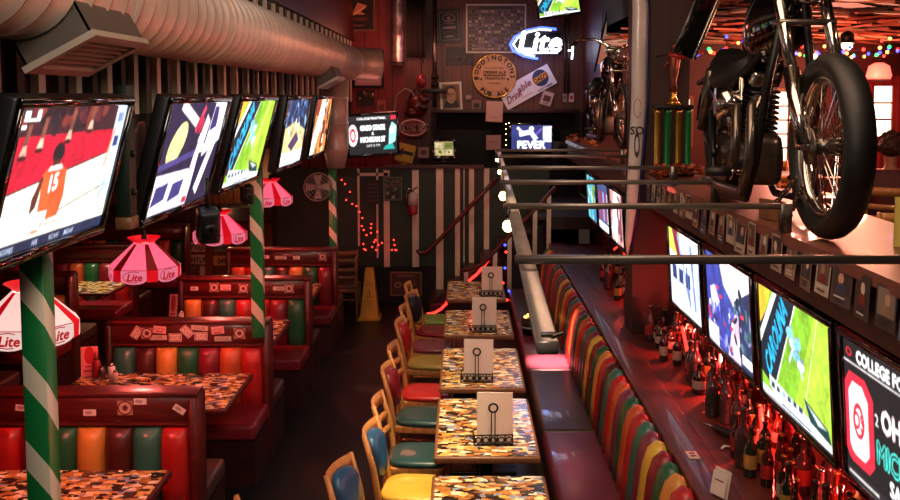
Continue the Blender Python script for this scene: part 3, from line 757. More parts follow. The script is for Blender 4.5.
left_tv('television over the booths showing a cream basketball court and blue crowd', 'court', 7.0, 8.05, .58, tilt=R(10))
left_tv('narrow-looking television over the booths with an orange picture beside the branch duct', 'orange', 8.4, 9.45, .58, tilt=R(10))
tv('television by the branch duct announcing a football match in white words', 'matchup', .67, .56, atY(373, 135, 12.0), R(14), R(8), bez=.03, roll=R(-3))
RT = R(4)
def right_tv(label, kind, y0, y1, h, zt=1.975, xt=1.445):
    w = y1 - y0; c = (xt + math.sin(RT) * h / 2, (y0 + y1) / 2, zt - math.cos(RT) * h / 2)
    return tv(label, kind, w, h, c, -PI / 2, RT, group='televisions under the bar counter')
right_tv('television under the counter announcing college football on black', 'college', 2.62, 3.60, .6)
right_tv('television under the counter showing a football field with blue lettering', 'carolina', 3.66, 4.64, .6)
right_tv('television under the counter showing a violet street crowd', 'street', 4.70, 5.66, .6)
right_tv('television under the counter with a white picture, next to the red pillar', 'rally', 5.74, 6.68, .6)
right_tv('television beyond the pillar with a pinkish picture, partly behind the surfboard', 'pinky', 8.55, 9.37, .56)
right_tv('television beyond the pillar with a striped blue picture, middle of the far three', 'stripes', 9.42, 10.24, .56)
right_tv('television beyond the pillar with a blue-green picture, farthest of the three', 'skyblue', 10.29, 11.1, .56)
tv('television hung high at the back showing blue letters on a yellow field', 'carolina', .62, .42, atY(558, 2, 13.2), R(-14), R(12), 'pole', roll=R(-8))
tv('television in the dark back bar showing the word FEVER', 'fever', .68, .44, atY(531.5, 137.5, 14.72), 0, 0, 'stand')
tv('small cash register screen glowing yellow on the half wall', 'register', .34, .28, atY(444, 149, 13.3), R(14), R(-14), 'stand', depth=.04, bez=.035, m='screen_dim')
# ================================================================ BOOTHS (left)
def sticker(kind, i):
    a = None
    if kind == 'plate': a = Art(.1, .065, '#d8c8b8'); a.rect(.06, .1, .94, .9, '#7a2018'); a.rect(.1, .16, .9, .84, '#e0d0c0'); a.text(['MORE', 'ROCK', 'BEER'][i % 3], .5, .5, .45, '#7a2018', sx=.8)
    elif kind == 'round': a = Art(.09, .09, '#b08a78'); a.clip = True; a.ell(.5, .5, .5, .5, '#5a1a14'); a.ell(.5, .5, .4, .4, '#c8a898'); a.ell(.5, .5, .18, .2, '#5a1a14')
    elif kind == 'strip': a = Art(.13, .04, '#c8b8a8'); a.text(['LIVE', 'CLUB', 'LOCAL'][i % 3], .5, .5, .6, '#3a1414')
    elif kind == 'pink': a = Art(.1, .06, '#e0a8a0'); a.text('LOCAL', .5, .6, .35, '#8a1c1c'); a.rect(.2, .15, .8, .28, '#8a1c1c')
    elif kind == 'white': a = Art(.075, .04, '#e8dcd4'); a.ell(.4, .5, .3, .3, '#b0a098')
    return a
def tilted(w, h, cuts, col):
    a = Art(w, h, col); return a
FS = .162
def booth(x, y, cols, stk, label, L=1.26, group='wooden booths in the aisle row'):
    t = thing('booth', label, 'booth', (x, y, 0), 0, group); t.scale = (1, 1, .96)
    m = mb('mahogany'); m.box(-L + .04, -.04, 0, .09, .2, .965); m.rbox(-L + .03, -.03, -.015, .105, .97, 1.13, .006, 1); m.rbox(-L, 0, -.03, .12, 1.13, 1.16, .008, 2); m.box(-L + .04, -.04, -.035, 0, .955, .975)
    m.build('back_panel', t)
    for xx in (-L, -.045):
        m = mb('mahogany_dark' if xx < -.1 else 'mahogany'); m.rbox(xx, xx + .045, -.06, .15, 0, 1.13, .006, 1); m.build('end_post', t)
    n = len(cols); ws = (L - .1) / n
    for i, c in enumerate(cols):
        m = mb('vinyl_' + c); x0 = -L + .05 + i * ws; rings = []; m.sm = True
        for j in range(7):
            f = j / 6; b = .055 * (math.sin(PI * f) ** .45)
            xx = x0 + ws * f
            rings.append([(xx, 0.0, .44), (xx, -.035 - b, .46), (xx, -.045 - b, .6), (xx, -.045 - b, .8), (xx, -.03 - b, .89), (xx, -.012 - b * .75, .935), (xx, 0, .945)])
        m.loft(rings); m.build('back_cushion', t, label=c + ' back cushion')
    for s, nm in ((-1, 'vinyl_crimson'), (1, 'vinyl_espresso')):
        y0, y1 = (-.56, -.02) if s < 0 else (.11, .62)
        m = mb('mahogany_dark'); m.box(-L + .02, -.01, y0 + .03, y1 - .01, 0, .36); m.build('seat_base', t)
        m = mb(nm); m.rbox(-L + .01, -.002, y0, y1, .365, .49, .04, 4); m.build('seat_cushion', t, label=('dark red' if s < 0 else 'dark brown') + ' seat cushion')
    for (k, sx, sz, rot, i) in stk:
        a = sticker(k, i); a.build('sticker', t, 'print', (-L + sx, -.0165, sz), (0, rot, 0))
    return t
booth(-1.56, 5.5, ['red', 'crimson', 'green', 'amber', 'brown', 'teal', 'red'],
      [('white', .22, 1.06, .1, 0), ('round', .83, 1.06, 0, 0), ('white', .92, 1.1, 0, 0), ('white', 1.15, 1.05, .6, 0), ('white', .62, 1.03, 0, 0)], 'nearest wooden booth with red end cushion and few stickers')
booth(-1.5, 7.28, ['teal', 'brown', 'amber', 'green', 'crimson', 'orange', 'red'],
      [('plate', .23, 1.06, -1.0, 0), ('round', .31, 1.055, 0, 0), ('pink', .41, 1.085, 0.1, 0), ('strip', .40, 1.02, 0, 0), ('plate', .53, 1.02, 0, 1), ('plate', .62, 1.07, .8, 0), ('strip', .72, 1.1, .1, 1), ('plate', .73, 1.03, 0, 1), ('pink', .86, 1.08, -.1, 0), ('strip', .9, 1.01, 0, 2), ('round', 1.03, 1.055, 0, 0)],
      'wooden booth crowded with stickers behind the second table')
booth(-1.46, 9.02, ['amber', 'brown', 'teal', 'red', 'red', 'crimson', 'green'],
      [('white', .15, 1.05, 0, 0), ('round', .34, 1.06, 0, 0), ('pink', .45, 1.06, 0, 1), ('round', .62, 1.05, 0, 0), ('strip', .97, 1.05, 0, 0), ('round', 1.06, 1.05, 0, 0)], 'wooden booth behind the middle striped post with amber cushion at its left')
booth(-1.43, 10.75, ['orange', 'red', 'teal', 'brown', 'amber', 'green', 'crimson'],
      [('white', .45, 1.06, 0, 0), ('strip', .62, 1.05, 0, 1), ('white', .8, 1.05, 0, 1), ('round', 1.1, 1.06, 0, 0)], 'farthest wooden booth of the aisle row with round white sticker at its right')
booth(-3.84, 7.5, ['green', 'amber', 'crimson', 'brown', 'teal', 'red', 'amber', 'green'], [], 'dark wooden booth at the left edge beyond the nearest hanging lamp', 1.5, 'wooden booths in the far left row')
booth(-3.84, 9.25, ['red', 'amber', 'green', 'crimson', 'brown', 'teal', 'red', 'amber'], [], 'dark wooden booth end behind the nearest striped post', 1.5, 'wooden booths in the far left row')
booth(-3.84, 11.0, ['red', 'amber', 'teal', 'crimson', 'orange', 'green', 'crimson', 'red'], [], 'dark wooden booth behind the bright left table, right of the nearest post', 1.5, 'wooden booths in the far left row')
booth(-3.72, 12.75, ['red', 'amber', 'teal', 'crimson', 'brown', 'teal', 'orange', 'green'], [('white', 1.36, 1.07, 0, 0)], 'dark wooden booth by the amber wood wall with green end cushion', 1.5, 'wooden booths in the far left row')

def booth_table(x0, x1, y0, y1, label, grp='collage topped booth tables'):
    t = thing('booth_table', label, 'table', ((x0 + x1) / 2, (y0 + y1) / 2, 0), 0, grp)
    W, D = (x1 - x0) / 2, (y1 - y0) / 2
    m = mb('mahogany'); m.rbox(-W, W, -D, D, .72, .757, .01, 2); m.build('top_edge', t)
    m = mb('collage'); m.box(-W + .02, W - .02, -D + .02, D - .02, .757, .761); m.build('table_top', t)
    m = mb('black_metal'); m.cyl((-.2, 0, .03), (-.2, 0, .72), .04).rbox(-.32, -.08, -.03, .03, 0, .04, .01).rbox(-.23, -.17, -.09, .09, 0, .04, .01); m.build('pedestal', t)
    return t
booth_table(-2.9, -1.63, 4.45, 5.2, 'collage topped booth table at the bottom left corner')
booth_table(-2.86, -1.58, 6.22, 7.06, 'collage topped booth table in front of the sticker covered booth')
booth_table(-2.8, -1.6, 7.98, 8.78, 'collage topped booth table beside the middle striped post')
booth_table(-2.8, -1.55, 9.66, 10.5, 'collage topped booth table in front of the farthest aisle booth')
booth_table(-4.9, -3.75, 9.98, 10.62, 'brightly lit booth table in the far left row', 'far left booth tables')
booth_table(-4.9, -3.75, 8.2, 8.83, 'dim booth table at the left edge behind the nearest lamp', 'far left booth tables')

# items on booth tables
def shaker(x, y, z, c, name, label, cat, r=.02, h=.08):
    t = thing(name, label, cat, (x, y, z))
    m = mb(c); m.lathe([(r, 0), (r, h * .7), (r * .75, h * .8)], 12); m.build('jar', t)
    m = mb('chrome'); m.lathe([(r * .8, h * .8), (r * .8, h * .92), (r * .4, h)], 12); m.build('lid', t)
def squeeze(x, y, z, c, label):
    t = thing('sauce_bottle', label, 'bottle', (x, y, z))
    m = mb(c); m.lathe([(.03, 0), (.032, .02), (.032, .11), (.022, .14)], 14); m.build('bottle_body', t)
    m = mb(c); m.lathe([(.022, .14), (.02, .15), (.006, .2)], 12); m.build('nozzle', t)
Zt = .7615
squeeze(-2.72, 6.93, Zt, 'fire_red', 'red ketchup bottle on the table before the sticker covered booth')
shaker(-2.66, 6.88, Zt, 'glass_clear', 'salt_shaker', 'small salt shaker with metal lid right of the ketchup bottle', 'shaker', .024, .1)
shaker(-2.60, 6.91, Zt, 'paper', 'sugar_shaker', 'pale sugar shaker on the table right of the ketchup bottle', 'shaker', .028, .12)
shaker(-2.55, 6.85, Zt, 'paper_back', 'pepper_shaker', 'short shaker at the right end of the condiments', 'shaker', .02, .08)
def tentcard(x, y, z, w, h, rot, label, fg):
    a = Art(w, h, '#e88a8c'); a.ell(.5, .7, .3, .3, fg); a.rect(.15, .15, .85, .22, fg); a.rect(.25, .3, .75, .36, fg); a.text('SPECIALS', .5, .9, .06, fg)
    t = thing('table_card', label, 'card', (x, y, z), rot)
    a.build('front_print', t, loc=(0, -.004, h / 2), rot=(R(-8), 0, 0))
    m = mb('paper_back').at(Matrix.Translation((0, 0, h / 2)) @ Matrix.Rotation(R(-8), 4, 'X')); m.box(-w / 2, w / 2, -.002, .004, -h / 2, h / 2); m.build('backing_card', t)
tentcard(-2.85 + .06, 6.98, Zt, .12, .22, .3, 'pink upright table card left of the condiments', '#c02030')
tentcard(-2.66, 8.62, Zt, .075, .27, -.2, 'narrow pale drinks card standing behind the sticker covered booth', '#a83040')
shaker(-2.60, 8.66, Zt, 'paper', 'sugar_shaker', 'small pale shaker beside the narrow drinks card', 'shaker', .025, .11)

# ---------------------------------------------------------------- hanging lamps
def lamp(x, y, z, label, pal, s=1.0):
    t = thing('hanging_lamp', label, 'lamp', (x, y, z), 0, 'hanging panel lamps over the booth tables')
    n = 6
    pts = []
    def P(r, a, zz): return (r * s * math.cos(a), r * s * math.sin(a), zz * s)
    wide, nar = pal
    for k in range(n):
        a0 = k * 2 * PI / n - PI / 2 - R(21); a1 = a0 + R(42); a2 = a0 + R(60)
        m = mb(wide); m.add([P(.075, a0, .245), P(.075, a1, .245), P(.245, a1, .085), P(.245, a0, .085)], [(0, 1, 2, 3)]); m.build('slope_panel', t)
        m = mb(nar); m.add([P(.075, a1, .245), P(.075, a2, .245), P(.245, a2, .085), P(.245, a1, .085)], [(0, 1, 2, 3)]); m.build('slope_rib', t)
        m = mb('lamp_red'); m.add([P(.245, a1, .085), P(.245, a2, .085), P(.24, a2, .005), P(.24, a1, .005)], [(0, 1, 2, 3)]); m.build('skirt_rib', t)
        # skirt panel with logo
        am = (a0 + a1) / 2; w = 2 * .245 * s * math.sin(R(21)); ap = .245 * s * math.cos(R(21)) + .0005
        pa = Art(w, .1 * s, '#f0a0a4' if wide == 'lamp_pink' else '#ffe0d4'); pa.v = []; pa.f = []; pa.c = []
        pa.poly([(0, 1), (0, .28), (.12, .12), (.3, .03), (.5, 0), (.7, .03), (.88, .12), (1, .28), (1, 1)], '#f47f98' if wide == 'lamp_pink' else '#ffd8cc')
        pa.line(0, .98, 1, .98, .03, '#a00818'); pa.text('Lite', .52, .5, .5, '#c00a20', shear=.25, bold=.05); pa.ell(.5, .5, .42, .42, '#c00a20', 24, .2) if False else None
        for q in range(9):
            b0 = R(60 + q * 26); b1 = R(60 + (q + 1) * 26)
            pa.line(.5 + .42 * math.cos(b0), .52 + .38 * math.sin(b0), .5 + .42 * math.cos(b1), .52 + .38 * math.sin(b1), .03, '#c00a20')
        pa.build('skirt_panel', t, 'lamp_print', (ap * math.cos(am), ap * math.sin(am), .04 * s), (0, 0, am + PI / 2))
    m = mb('lamp_red')
    rings = []
    for r, zz in ((.115, .285), (.06, .245)): rings.append([P(r, k * PI / 6, zz) for k in range(12)])
    m.loft(rings, cap=False); m.build('collar', t)
    m = mb('black_metal'); m.lathe([(.05 * s, .246 * s), (.02 * s, .27 * s), (.012, .33 * s)], 12); m.cyl((0, 0, .3 * s), (0, 0, 2.74 - z), .006, n=6); m.build('chain', t)
    m = mb('bulb_amber' if False else 'lamp_white'); m.ball((0, 0, .12 * s), .035 * s, 10); m.build('bulb', t)
    l = bpy.data.lights.new('lamp_light', 'POINT'); l.color = (1, .16, .12); l.energy = 27; l.shadow_soft_size = .08
    o = bpy.data.objects.new('lamp_light', l); C.objects.link(o); o.location = (x, y, z + .03)
attr_mat('lamp_print', 0.85, 0.4)
lamp(-2.2, 4.75, 1.63, 'hanging lamp with pale lit panels, cut by the left edge', ('lamp_white', 'lamp_red'))
lamp(-2.235, 6.62, 1.58, 'pink and red panel lamp hanging over the sticker covered booth', ('lamp_pink', 'lamp_dark'))
lamp(-2.24, 8.72, 1.51, 'pinkish red panel lamp hanging between the first two posts', ('lamp_pink', 'lamp_red'))
lamp(-2.15, 10.6, 1.64, 'small red panel lamp glowing right of the middle striped post', ('lamp_pink', 'lamp_red'))

# ================================================================ DINING TABLES, CHAIRS, MENUS
TB = []
for i, (xl, xr, yb, yf, nm) in enumerate(((425, 545, 475, 560, 'nearest of the five collage tables, cut by the bottom edge'), (434, 540, 398, 457, 'second of the five collage tables, brightly lit with amber'),
        (439, 524, 348, 388, 'third of the five collage tables, in the middle of the row'), (447, 518, 310, 335, 'fourth of the five collage tables, dimmer'), (455, 519, 281, 299, 'farthest of the five collage tables, next to the stairs'))):
    f = atZ(xl, yf, .76).y; b = atZ(xl, yb, .76).y
    if i == 0: f = b - 1.07
    TB.append((f, b))
    t = thing('dining_table', nm, 'table', (.147, (f + b) / 2, 0), 0, 'collage topped dining tables')
    D, W = (b - f) / 2, .312
    m = mb('maple_dark'); m.rbox(-W, W, -D, D, .715, .757, .012, 2); m.build('top_edge', t)
    m = mb('collage'); m.box(-W + .018, W - .018, -D + .018, D - .018, .757, .761); m.build('table_top', t)
    for s in (-1, 1):
        m = mb('black_metal'); m.rbox(-.04, .04, s * D * .5 - .04, s * D * .5 + .04, .03, .715, .008).rbox(-.26, .26, s * D * .5 - .035, s * D * .5 + .035, 0, .04, .01); m.build('pedestal', t)
where = ['nearest', 'second', 'third', 'fourth', 'farthest']
def menu_holder(x, y, i):
    t = thing('menu_holder', 'black wire menu holder with ring top on the %s collage table' % where[i], 'menu holder', (x, y, Zt), R(rnd.uniform(-4, 4)), 'black wire menu holders')
    m = mb('black_metal')
    for z in (.006, .065):
        m.tube([(-.116, -.05, z), (.116, -.05, z), (.116, .05, z), (-.116, .05, z)], .0048, 6, True)
    for k in range(6):
        xx = -.116 + .0464 * k; m.cyl((xx, -.05, .0), (xx, -.05, .065), .0042, n=6); m.cyl((xx, .05, .0), (xx, .05, .065), .0042, n=6)
    for k in range(5): m.torus((-.0928 + .0464 * k, -.05, .035), .017, .0042, 'y', 14, 5)
    m.build('wire_basket', t)
    m = mb('black_metal'); m.cyl((-.011, -.03, .0), (-.011, -.03, .2), .0035, n=6).cyl((.011, -.03, 0), (.011, -.03, .2), .0035, n=6).cyl((-.1, -.03, .005), (.1, -.03, .005), .003, n=6); m.build('rod', t)
    m = mb('black_metal'); m.torus((0, -.03, .225), .026, .006, 'y', 20, 6); m.build('ring', t)
    c = thing('menu', 'cream menu card standing in the holder on the %s collage table' % where[i], 'menu', (x + .012, y, Zt), t.rotation_euler[2] + R(rnd.uniform(-5, 5)), 'menus in the holders')
    a = Art(.215, .30, '#e6dccb'); a.rect(.04, .03, .96, .97, '#e9e0d0')
    a.build('cover', c, loc=(0, -.0085, .159), rot=(R(-5), 0, 0))
    m = mb('paper').at(Matrix.Translation((0, 0, .158)) @ Matrix.Rotation(R(-5), 4, 'X')); m.box(-.108, .108, -.007, .004, -.15, .15); m.build('pages', c)
for i, (px, py) in enumerate(((486, 560), (493, 446), (477, 383), (483, 333), (491, 297))):
    p = atZ(px, py, .76); f, b = TB[i]
    if i == 0: continue
    menu_holder(p.x, max(f + .09, p.y + .05), i)

def make_chair(pad, seat, wood='maple'):
    def f(label, x, y, rz):
        t = thing('dining_chair', label, 'chair', (x, y, 0), rz, 'maple chairs along the collage tables'); t.scale = (1, 1, .955)
        m = mb(seat); 
        rings = []; m.sm = True
        for z, sc in ((.445, .97), (.455, 1), (.472, 1), (.485, .93), (.488, .6)):
            ring = []
            for k in range(24):
                a = 2 * PI * k / 24; ca, sa = math.cos(a), math.sin(a); e = .5
                ring.append((.20 * sc * math.copysign(abs(ca) ** e, ca) + .01, (.205 - .02 * (1 - (ca + 1) / 2)) * sc * math.copysign(abs(sa) ** e, sa), z))
            rings.append(ring)
        m.loft(rings); m.build('seat', t)
        m = mb(wood); m.rbox(-.18, .19, -.185, .185, .39, .443, .01); m.build('seat_frame', t)
        for s in (-1, 1):
            m = mb(wood); m.cyl((.18, s * .165, .40), (.19, s * .175, 0), .02, .015, 10); m.build('leg', t)
            m = mb(wood); m.tube([(-.235, s * .18, 0), (-.195, s * .17, .3), (-.185, s * .168, .46), (-.215, s * .17, .66), (-.27, s * .172, .87)], [.016, .019, .021, .019, .015], 10); m.build('rear_post', t)
            m = mb(wood); m.cyl((.185, s * .17, .2), (-.2, s * .17, .2), .011, n=8); m.build('stretcher', t)
        m = mb(wood); m.cyl((.185, .165, .26), (.185, -.165, .26), .011, n=8); m.build('cross_stretcher', t); m = mb(wood); m.cyl((-.2, .165, .3), (-.2, -.165, .3), .011, n=8); m.build('cross_stretcher', t)
        def slat(z, h, nm, bow=.03):
            m = mb(wood); rings = []; m.sm = True
            for k in range(9):
                u = -1 + k / 4; xx = -.17 - (z - .46) * .22 - bow * (1 - u * u); yy = u * .17
                rings.append([(xx - .009, yy, z - h / 2), (xx + .009, yy, z - h / 2), (xx + .007 - h * .2, yy, z + h / 2), (xx - .011 - h * .2, yy, z + h / 2)])
            m.loft(rings); m.build(nm, t)
        slat(.83, .075, 'crest_rail')
        if pad:
            m = mb(pad); rings = []; m.sm = True
            # rounded shield shape, wide at top
            def outline(sc):
                out = []
                for k in range(28):
                    a = 2 * PI * k / 28; ca, sa = math.cos(a), math.sin(a)
                    yy = math.copysign(abs(ca) ** .7, ca) * .150 * sc; zz = math.copysign(abs(sa) ** .75, sa) * .142 * sc
                    yy *= .60 + .45 * (zz / .142 + 1) / 2
                    out.append((yy, .695 + zz))
                return out
            for off, sc in ((-.02, .9), (-.012, 1), (.026, 1), (.046, .9), (.055, .6)):
                rings.append([(-.185 - (z - .46) * .21 + off + .02 - .03 * (1 - (y / .17) ** 2), y, z) for y, z in outline(sc)])
            m.loft(rings); m.build('back_pad', t)
        else:
            slat(.70, .045, 'back_slat'); slat(.60, .045, 'back_slat')
        return t
    return f
CX = -.33
for lab, pad, seat, y, x, rz in (
    ('nearest chair, blue padded back low at the bottom edge', 'vinyl_blue', 'vinyl_tealseat', 5.13, -.45, -.1),
    ('maple chair with blue padded back and yellow seat', 'vinyl_blue', 'vinyl_yellow', 5.78, CX, .06),
    ('slat backed maple chair with teal seat right behind the yellow seat', None, 'vinyl_tealseat', 6.33, CX, 0),
    ('maple chair with dark red padded back and teal seat', 'vinyl_crimson', 'vinyl_tealseat', 7.1, CX, .05),
    ('slat backed maple chair with red seat beside the third table', None, 'vinyl_red', 7.68, CX, -.04),
    ('maple chair with coral red padded back and olive yellow seat', 'vinyl_red', 'vinyl_olive', 8.55, CX, .04),
    ('slat backed maple chair with dark maroon seat beside the fourth table', None, 'vinyl_maroon', 9.1, CX, 0),
    ('chair with dark navy padded back and crimson seat near the stairs', 'vinyl_navy', 'vinyl_crimson', 9.7, CX + .03, -.1),
    ('last chair of the row with green seat next to the stairs', None, 'vinyl_lime', 10.2, CX - .02, 0),
    ('plain maple chair pulled out into the aisle at the bottom edge', None, 'vinyl_amber', 4.74, -.86, .5)):
    make_chair(pad, seat)(lab, x + .03, y - .1, rz - (.17 if pad else .06))
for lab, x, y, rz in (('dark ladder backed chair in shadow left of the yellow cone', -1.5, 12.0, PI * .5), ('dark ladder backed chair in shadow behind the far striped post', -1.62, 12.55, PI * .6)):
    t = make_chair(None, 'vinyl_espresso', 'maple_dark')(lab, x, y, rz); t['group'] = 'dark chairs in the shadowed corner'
# ================================================================ OVERHEAD FRAME
bz = 2.36
bm_ = thing('overhead_beam', 'flat steel beam running lengthwise above the tables, cut off at its near end', 'beam', (0, 0, 0))
p0 = atZ(548, 341, bz - .015); p1 = atZ(498, 150, bz - .015)
d = (p1 - p0).normalized(); L = (p1 - p0).length
bm_.location = p0; bm_.rotation_euler = (0, 0, math.atan2(d.y, d.x) - PI / 2)
m = mb('beam_steel'); m.rbox(-.024, .024, 0, L, -.03, .0, .004, 1); m.build('flat_bar', bm_)
m = mb('dark_chrome'); m.rbox(-.012, .02, .03, .05, 0.0, .008, .002).cyl((.01, .02, .004), (.035, .05, .004), .004, n=6); m.build('end_clip', bm_)
names = ['nearest', 'second', 'third', 'fourth', 'fifth', 'farthest']
for i, (xl, yy) in enumerate(((515, 260), (503, 206.5), (500, 182.5), (498, 168), (497, 156.5), (496, 150.5))):
    a = atZ(xl, yy, bz + .012); xr = 1.405 if i else 1.62
    t = thing('cross_bar', 'thin steel cross bar from the beam to the bar counter, %s of six' % names[i], 'bar', (a.x, a.y, bz), 0, 'steel cross bars')
    m = mb('steel_bar'); m.rbox(0, xr - a.x, -.014, .014, .001, .026, .003, 1); m.build('flat_bar', t)
    m = mb('dark_chrome'); x = xr - a.x + (.02 if i else -.1); m.rbox(x - .03, x + .02, -.02, .02, -.103, .026, .003, 1); m.build('end_bracket', t)
# warm bulbs hanging from the beam
st = thing('bulb_string', 'string of round warm bulbs hanging along the steel beam', 'string lights', (0.2, 4.0, bz - .03))
pts = []
for i, (px, py, r) in enumerate(((508, 226, .024), (503, 196, .022), (499.5, 172, .014), (497, 160, .012))):
    Y = (4.1, 5.0, 6.4, 7.4)[i]; p = atY(px, py, Y); q = p - Vector(st.location)
    m = mb('bulb_warm'); m.ball(q, r, 12, (1, 1, 1.15)); b = m.build('bulb', st)
    m = mb('black_plastic'); m.cyl(q + Vector((0, 0, r)), q + Vector((0, 0, r + .05)), .012, n=8); m.build('socket', b)
    pts.append(q + Vector((0.005, 0, r + .05)))
m = mb('black_plastic'); m.tube(pts, .005, 6); m.build('cable', st)

# ================================================================ STAIRS
sx0, sw, sr = -.42, .22, 1.3 / 7
stt = thing('staircase', 'dark wooden stairs climbing right to the landing, edged with red rope light', 'stairs', (sx0, 12.1, 0))
for i in range(7):
    m = mb('mahogany_dark'); m.box(i * sw, i * sw + sw + .03, 0, .85, (i + 1) * sr - .04, (i + 1) * sr); m.build('tread', stt)
    m = mb('black_wall'); m.box(i * sw + .02, i * sw + .04, .02, .83, max(0.0, i * sr), (i + 1) * sr - .04); m.build('riser', stt)
m = mb('black_wall'); m.prism([(0, 0), (0, sr - .02), (7 * sw, 7 * sr - .02), (7 * sw, 0)], .03, .07); m.build('stringer', stt)
pl = mb('slab'); pl.box(1.15, 1.75, 12.1, 13.09, 1.14, 1.3); struct(pl.build('floor_stair_head'))
def rail(label, pix, Y, posts):
    P3 = [atY(px, py, Y) for px, py in pix]; o = P3[0]
    t = thing('handrail', label, 'handrail', (o.x, Y, 0)); T = Matrix.Translation((-o.x, -Y, 0))
    m = mb('mahogany').at(T); m.tube(P3, .028, 8); m.build('rail', t)
    for px, y0, y1 in posts:
        a = atY(px, y0, Y); b = atY(px, y1, Y); zb = max(b.z, .01)
        m = mb('white_paint').at(T); m.rbox(a.x - .028, a.x + .028, Y - .02, Y + .02, zb, a.z, .003, 1); m.build('baluster', t)
rail('wooden handrail along the white boarded half wall beside the stairs', [(417, 250), (419, 253), (426, 252.5), (440, 239), (460, 217), (480, 196), (497, 178)], 12.82, [])
rail('nearer wooden handrail rising behind the farthest collage table', [(461, 271), (467, 270), (482, 265), (505, 241), (530, 215), (556, 187)], 11.97, [(466, 271, 286), (495, 251, 292), (509.5, 236, 290), (535, 210, 262), (549, 194, 262)])
m = mb('neon_red'); pts = [atY(px, py, 12.04) for px, py in ((427, 314), (434, 313), (441, 309), (446, 304), (448, 299), (451, 295), (458, 291), (466, 283), (476, 275), (484, 266), (491, 256), (497, 249))]
T = Matrix.Translation(-pts[0]); m.at(T).tube(pts, .016, 8); tag(m.build('rope_light', loc=pts[0]), 'glowing red rope light climbing the stair edge', 'rope light')

# red dot lights in the left corner
def light_string(label, pts3, mats, r, cable=True, drop=None):
    o = pts3[0]; t = thing('light_string', label, 'string lights', o)
    for i, p in enumerate(pts3):
        m = mb(mats[i % len(mats)]); m.ball(Vector(p) - Vector(o), r, 8); m.build('bulb', t)
    if cable:
        m = mb('black_plastic'); m.tube([Vector(p) - Vector(o) for p in pts3], .003, 5); m.build('cable', t)
    return t
rr = random.Random(3)
pp = []
for (px, py) in ((342, 180), (345, 184), (350, 192), (346, 200), (352, 204), (357, 206), (360, 212), (362, 218), (362, 226), (364, 230), (366, 235), (371, 228), (371, 224), (371, 233), (377, 232), (376, 240), (374, 242), (378, 245), (382, 243), (376, 250), (372, 247), (366, 250), (363, 244), (364, 249), (394, 240), (395, 245), (395, 250), (392, 250), (396, 250)):
    pp.append(atY(px + rr.uniform(-.5, .5), py, 12.9))
light_string('string of tiny red lights trailing down the dark corner behind the cone', pp, ['bulb_red'], .012)
pp = [atY(px, py, 12.0) for px, py in ((543, 272), (546, 268), (548, 262), (552, 258), (557, 262), (562, 266), (566, 260), (572, 262))]
light_string('short string of coloured lights by the far end of the bench', pp, ['bulb_red', 'bulb_red', 'bulb_green', 'bulb_red', 'bulb_blue'], .02)
pp = [atY(px, py, 11.4) for px, py in ((505, 245), (506, 252), (505, 268), (503, 283), (509, 291), (507, 300))]
light_string('string of violet and red lights beside the farthest collage table', pp, ['bulb_blue', 'bulb_red'], .016)

# ================================================================ BACK WALL ITEMS
def at_rect(x0, y0, x1, y1, Y):
    a = atY(x0, y0, Y); b = atY(x1, y1, Y); return ((a + b) / 2, b.x - a.x, a.z - b.z)
def framed(x0, y0, x1, y1, Y, name, label, cat, paint, frame='black_metal', fw=.03, rot=0, bg='#2a1c18', md='print'):
    c, w, h = at_rect(x0, y0, x1, y1, Y)
    t = thing(name, label, cat, c); t.rotation_euler = (0, rot, 0)
    if fw:
        m = mb(frame); m.box(-w / 2, w / 2, 0, .02, h / 2 - fw, h / 2).box(-w / 2, w / 2, 0, .02, -h / 2, -h / 2 + fw).box(-w / 2, -w / 2 + fw, 0, .02, -h / 2 + fw, h / 2 - fw).box(w / 2 - fw, w / 2, 0, .02, -h / 2 + fw, h / 2 - fw); m.build('frame', t)
    else:
        m = mb('black_metal'); m.box(-w / 2, w / 2, .012, .02, -h / 2, h / 2); m.build('backing', t)
    a = Art(w - 2 * fw * .9, h - 2 * fw * .9, bg, .0012); paint(a); a.build('picture', t, md, (0, .01, 0))
    return t
WY = 14.97
def p_whiskey(a):
    a.rect(.06, .05, .94, .95, '#6a625c'); a.rect(.09, .07, .91, .93, '#191513'); a.ell(.5, .76, .3, .13, '#7a706a'); a.ell(.5, .76, .26, .1, '#191513'); a.ell(.5, .74, .07, .06, '#7a706a'); a.line(.25, .58, .75, .58, .02, '#7a706a'); a.rect(.2, .42, .8, .48, '#7a706a'); a.text('WHISKEY', .5, .3, .085, '#9a908a', bold=.03); a.rect(.3, .15, .7, .19, '#7a706a')
framed(437, 9, 461, 43, WY, 'whiskey_poster', 'black poster with pale lettering reading whiskey on the brown back wall', 'poster', p_whiskey, fw=.02, rot=R(-3))
def p_caps(a):
    a.rect(0, 0, 1, 1, '#5a463e'); a.text('BREWERIES OF THE WORLD', .5, .95, .045, '#1a1210') if False else a.rect(.2, .925, .8, .965, '#1c1412')
    r2 = random.Random(5)
    for i in range(17):
        for j in range(12):
            a.rect(.03 + i * .056, .04 + j * .073, .03 + i * .056 + .04, .04 + j * .073 + .045 + r2.uniform(-.01, .012), r2.choice(['#8a746a', '#3a2a34', '#6a5a78', '#a08a7a', '#4a3a3a', '#2a2028'])); a.L = 3
framed(466, 4, 526, 53, WY, 'grid_poster', 'large framed poster covered in a grid of small pictures', 'poster', p_caps, 'white_paint', .022)
def p_hefe(a): a.ell(.5, .3, .48, .6, '#2a1c1a'); a.arc('HEFEWEIZEN', .5, -.6, a.h * .95, .2, '#8a7a74', 118, 62)
framed(446, 47, 474, 65, WY, 'arched_sign', 'dark arched sign with pale wheat beer lettering', 'sign', p_hefe, fw=0, bg='#1c1110')
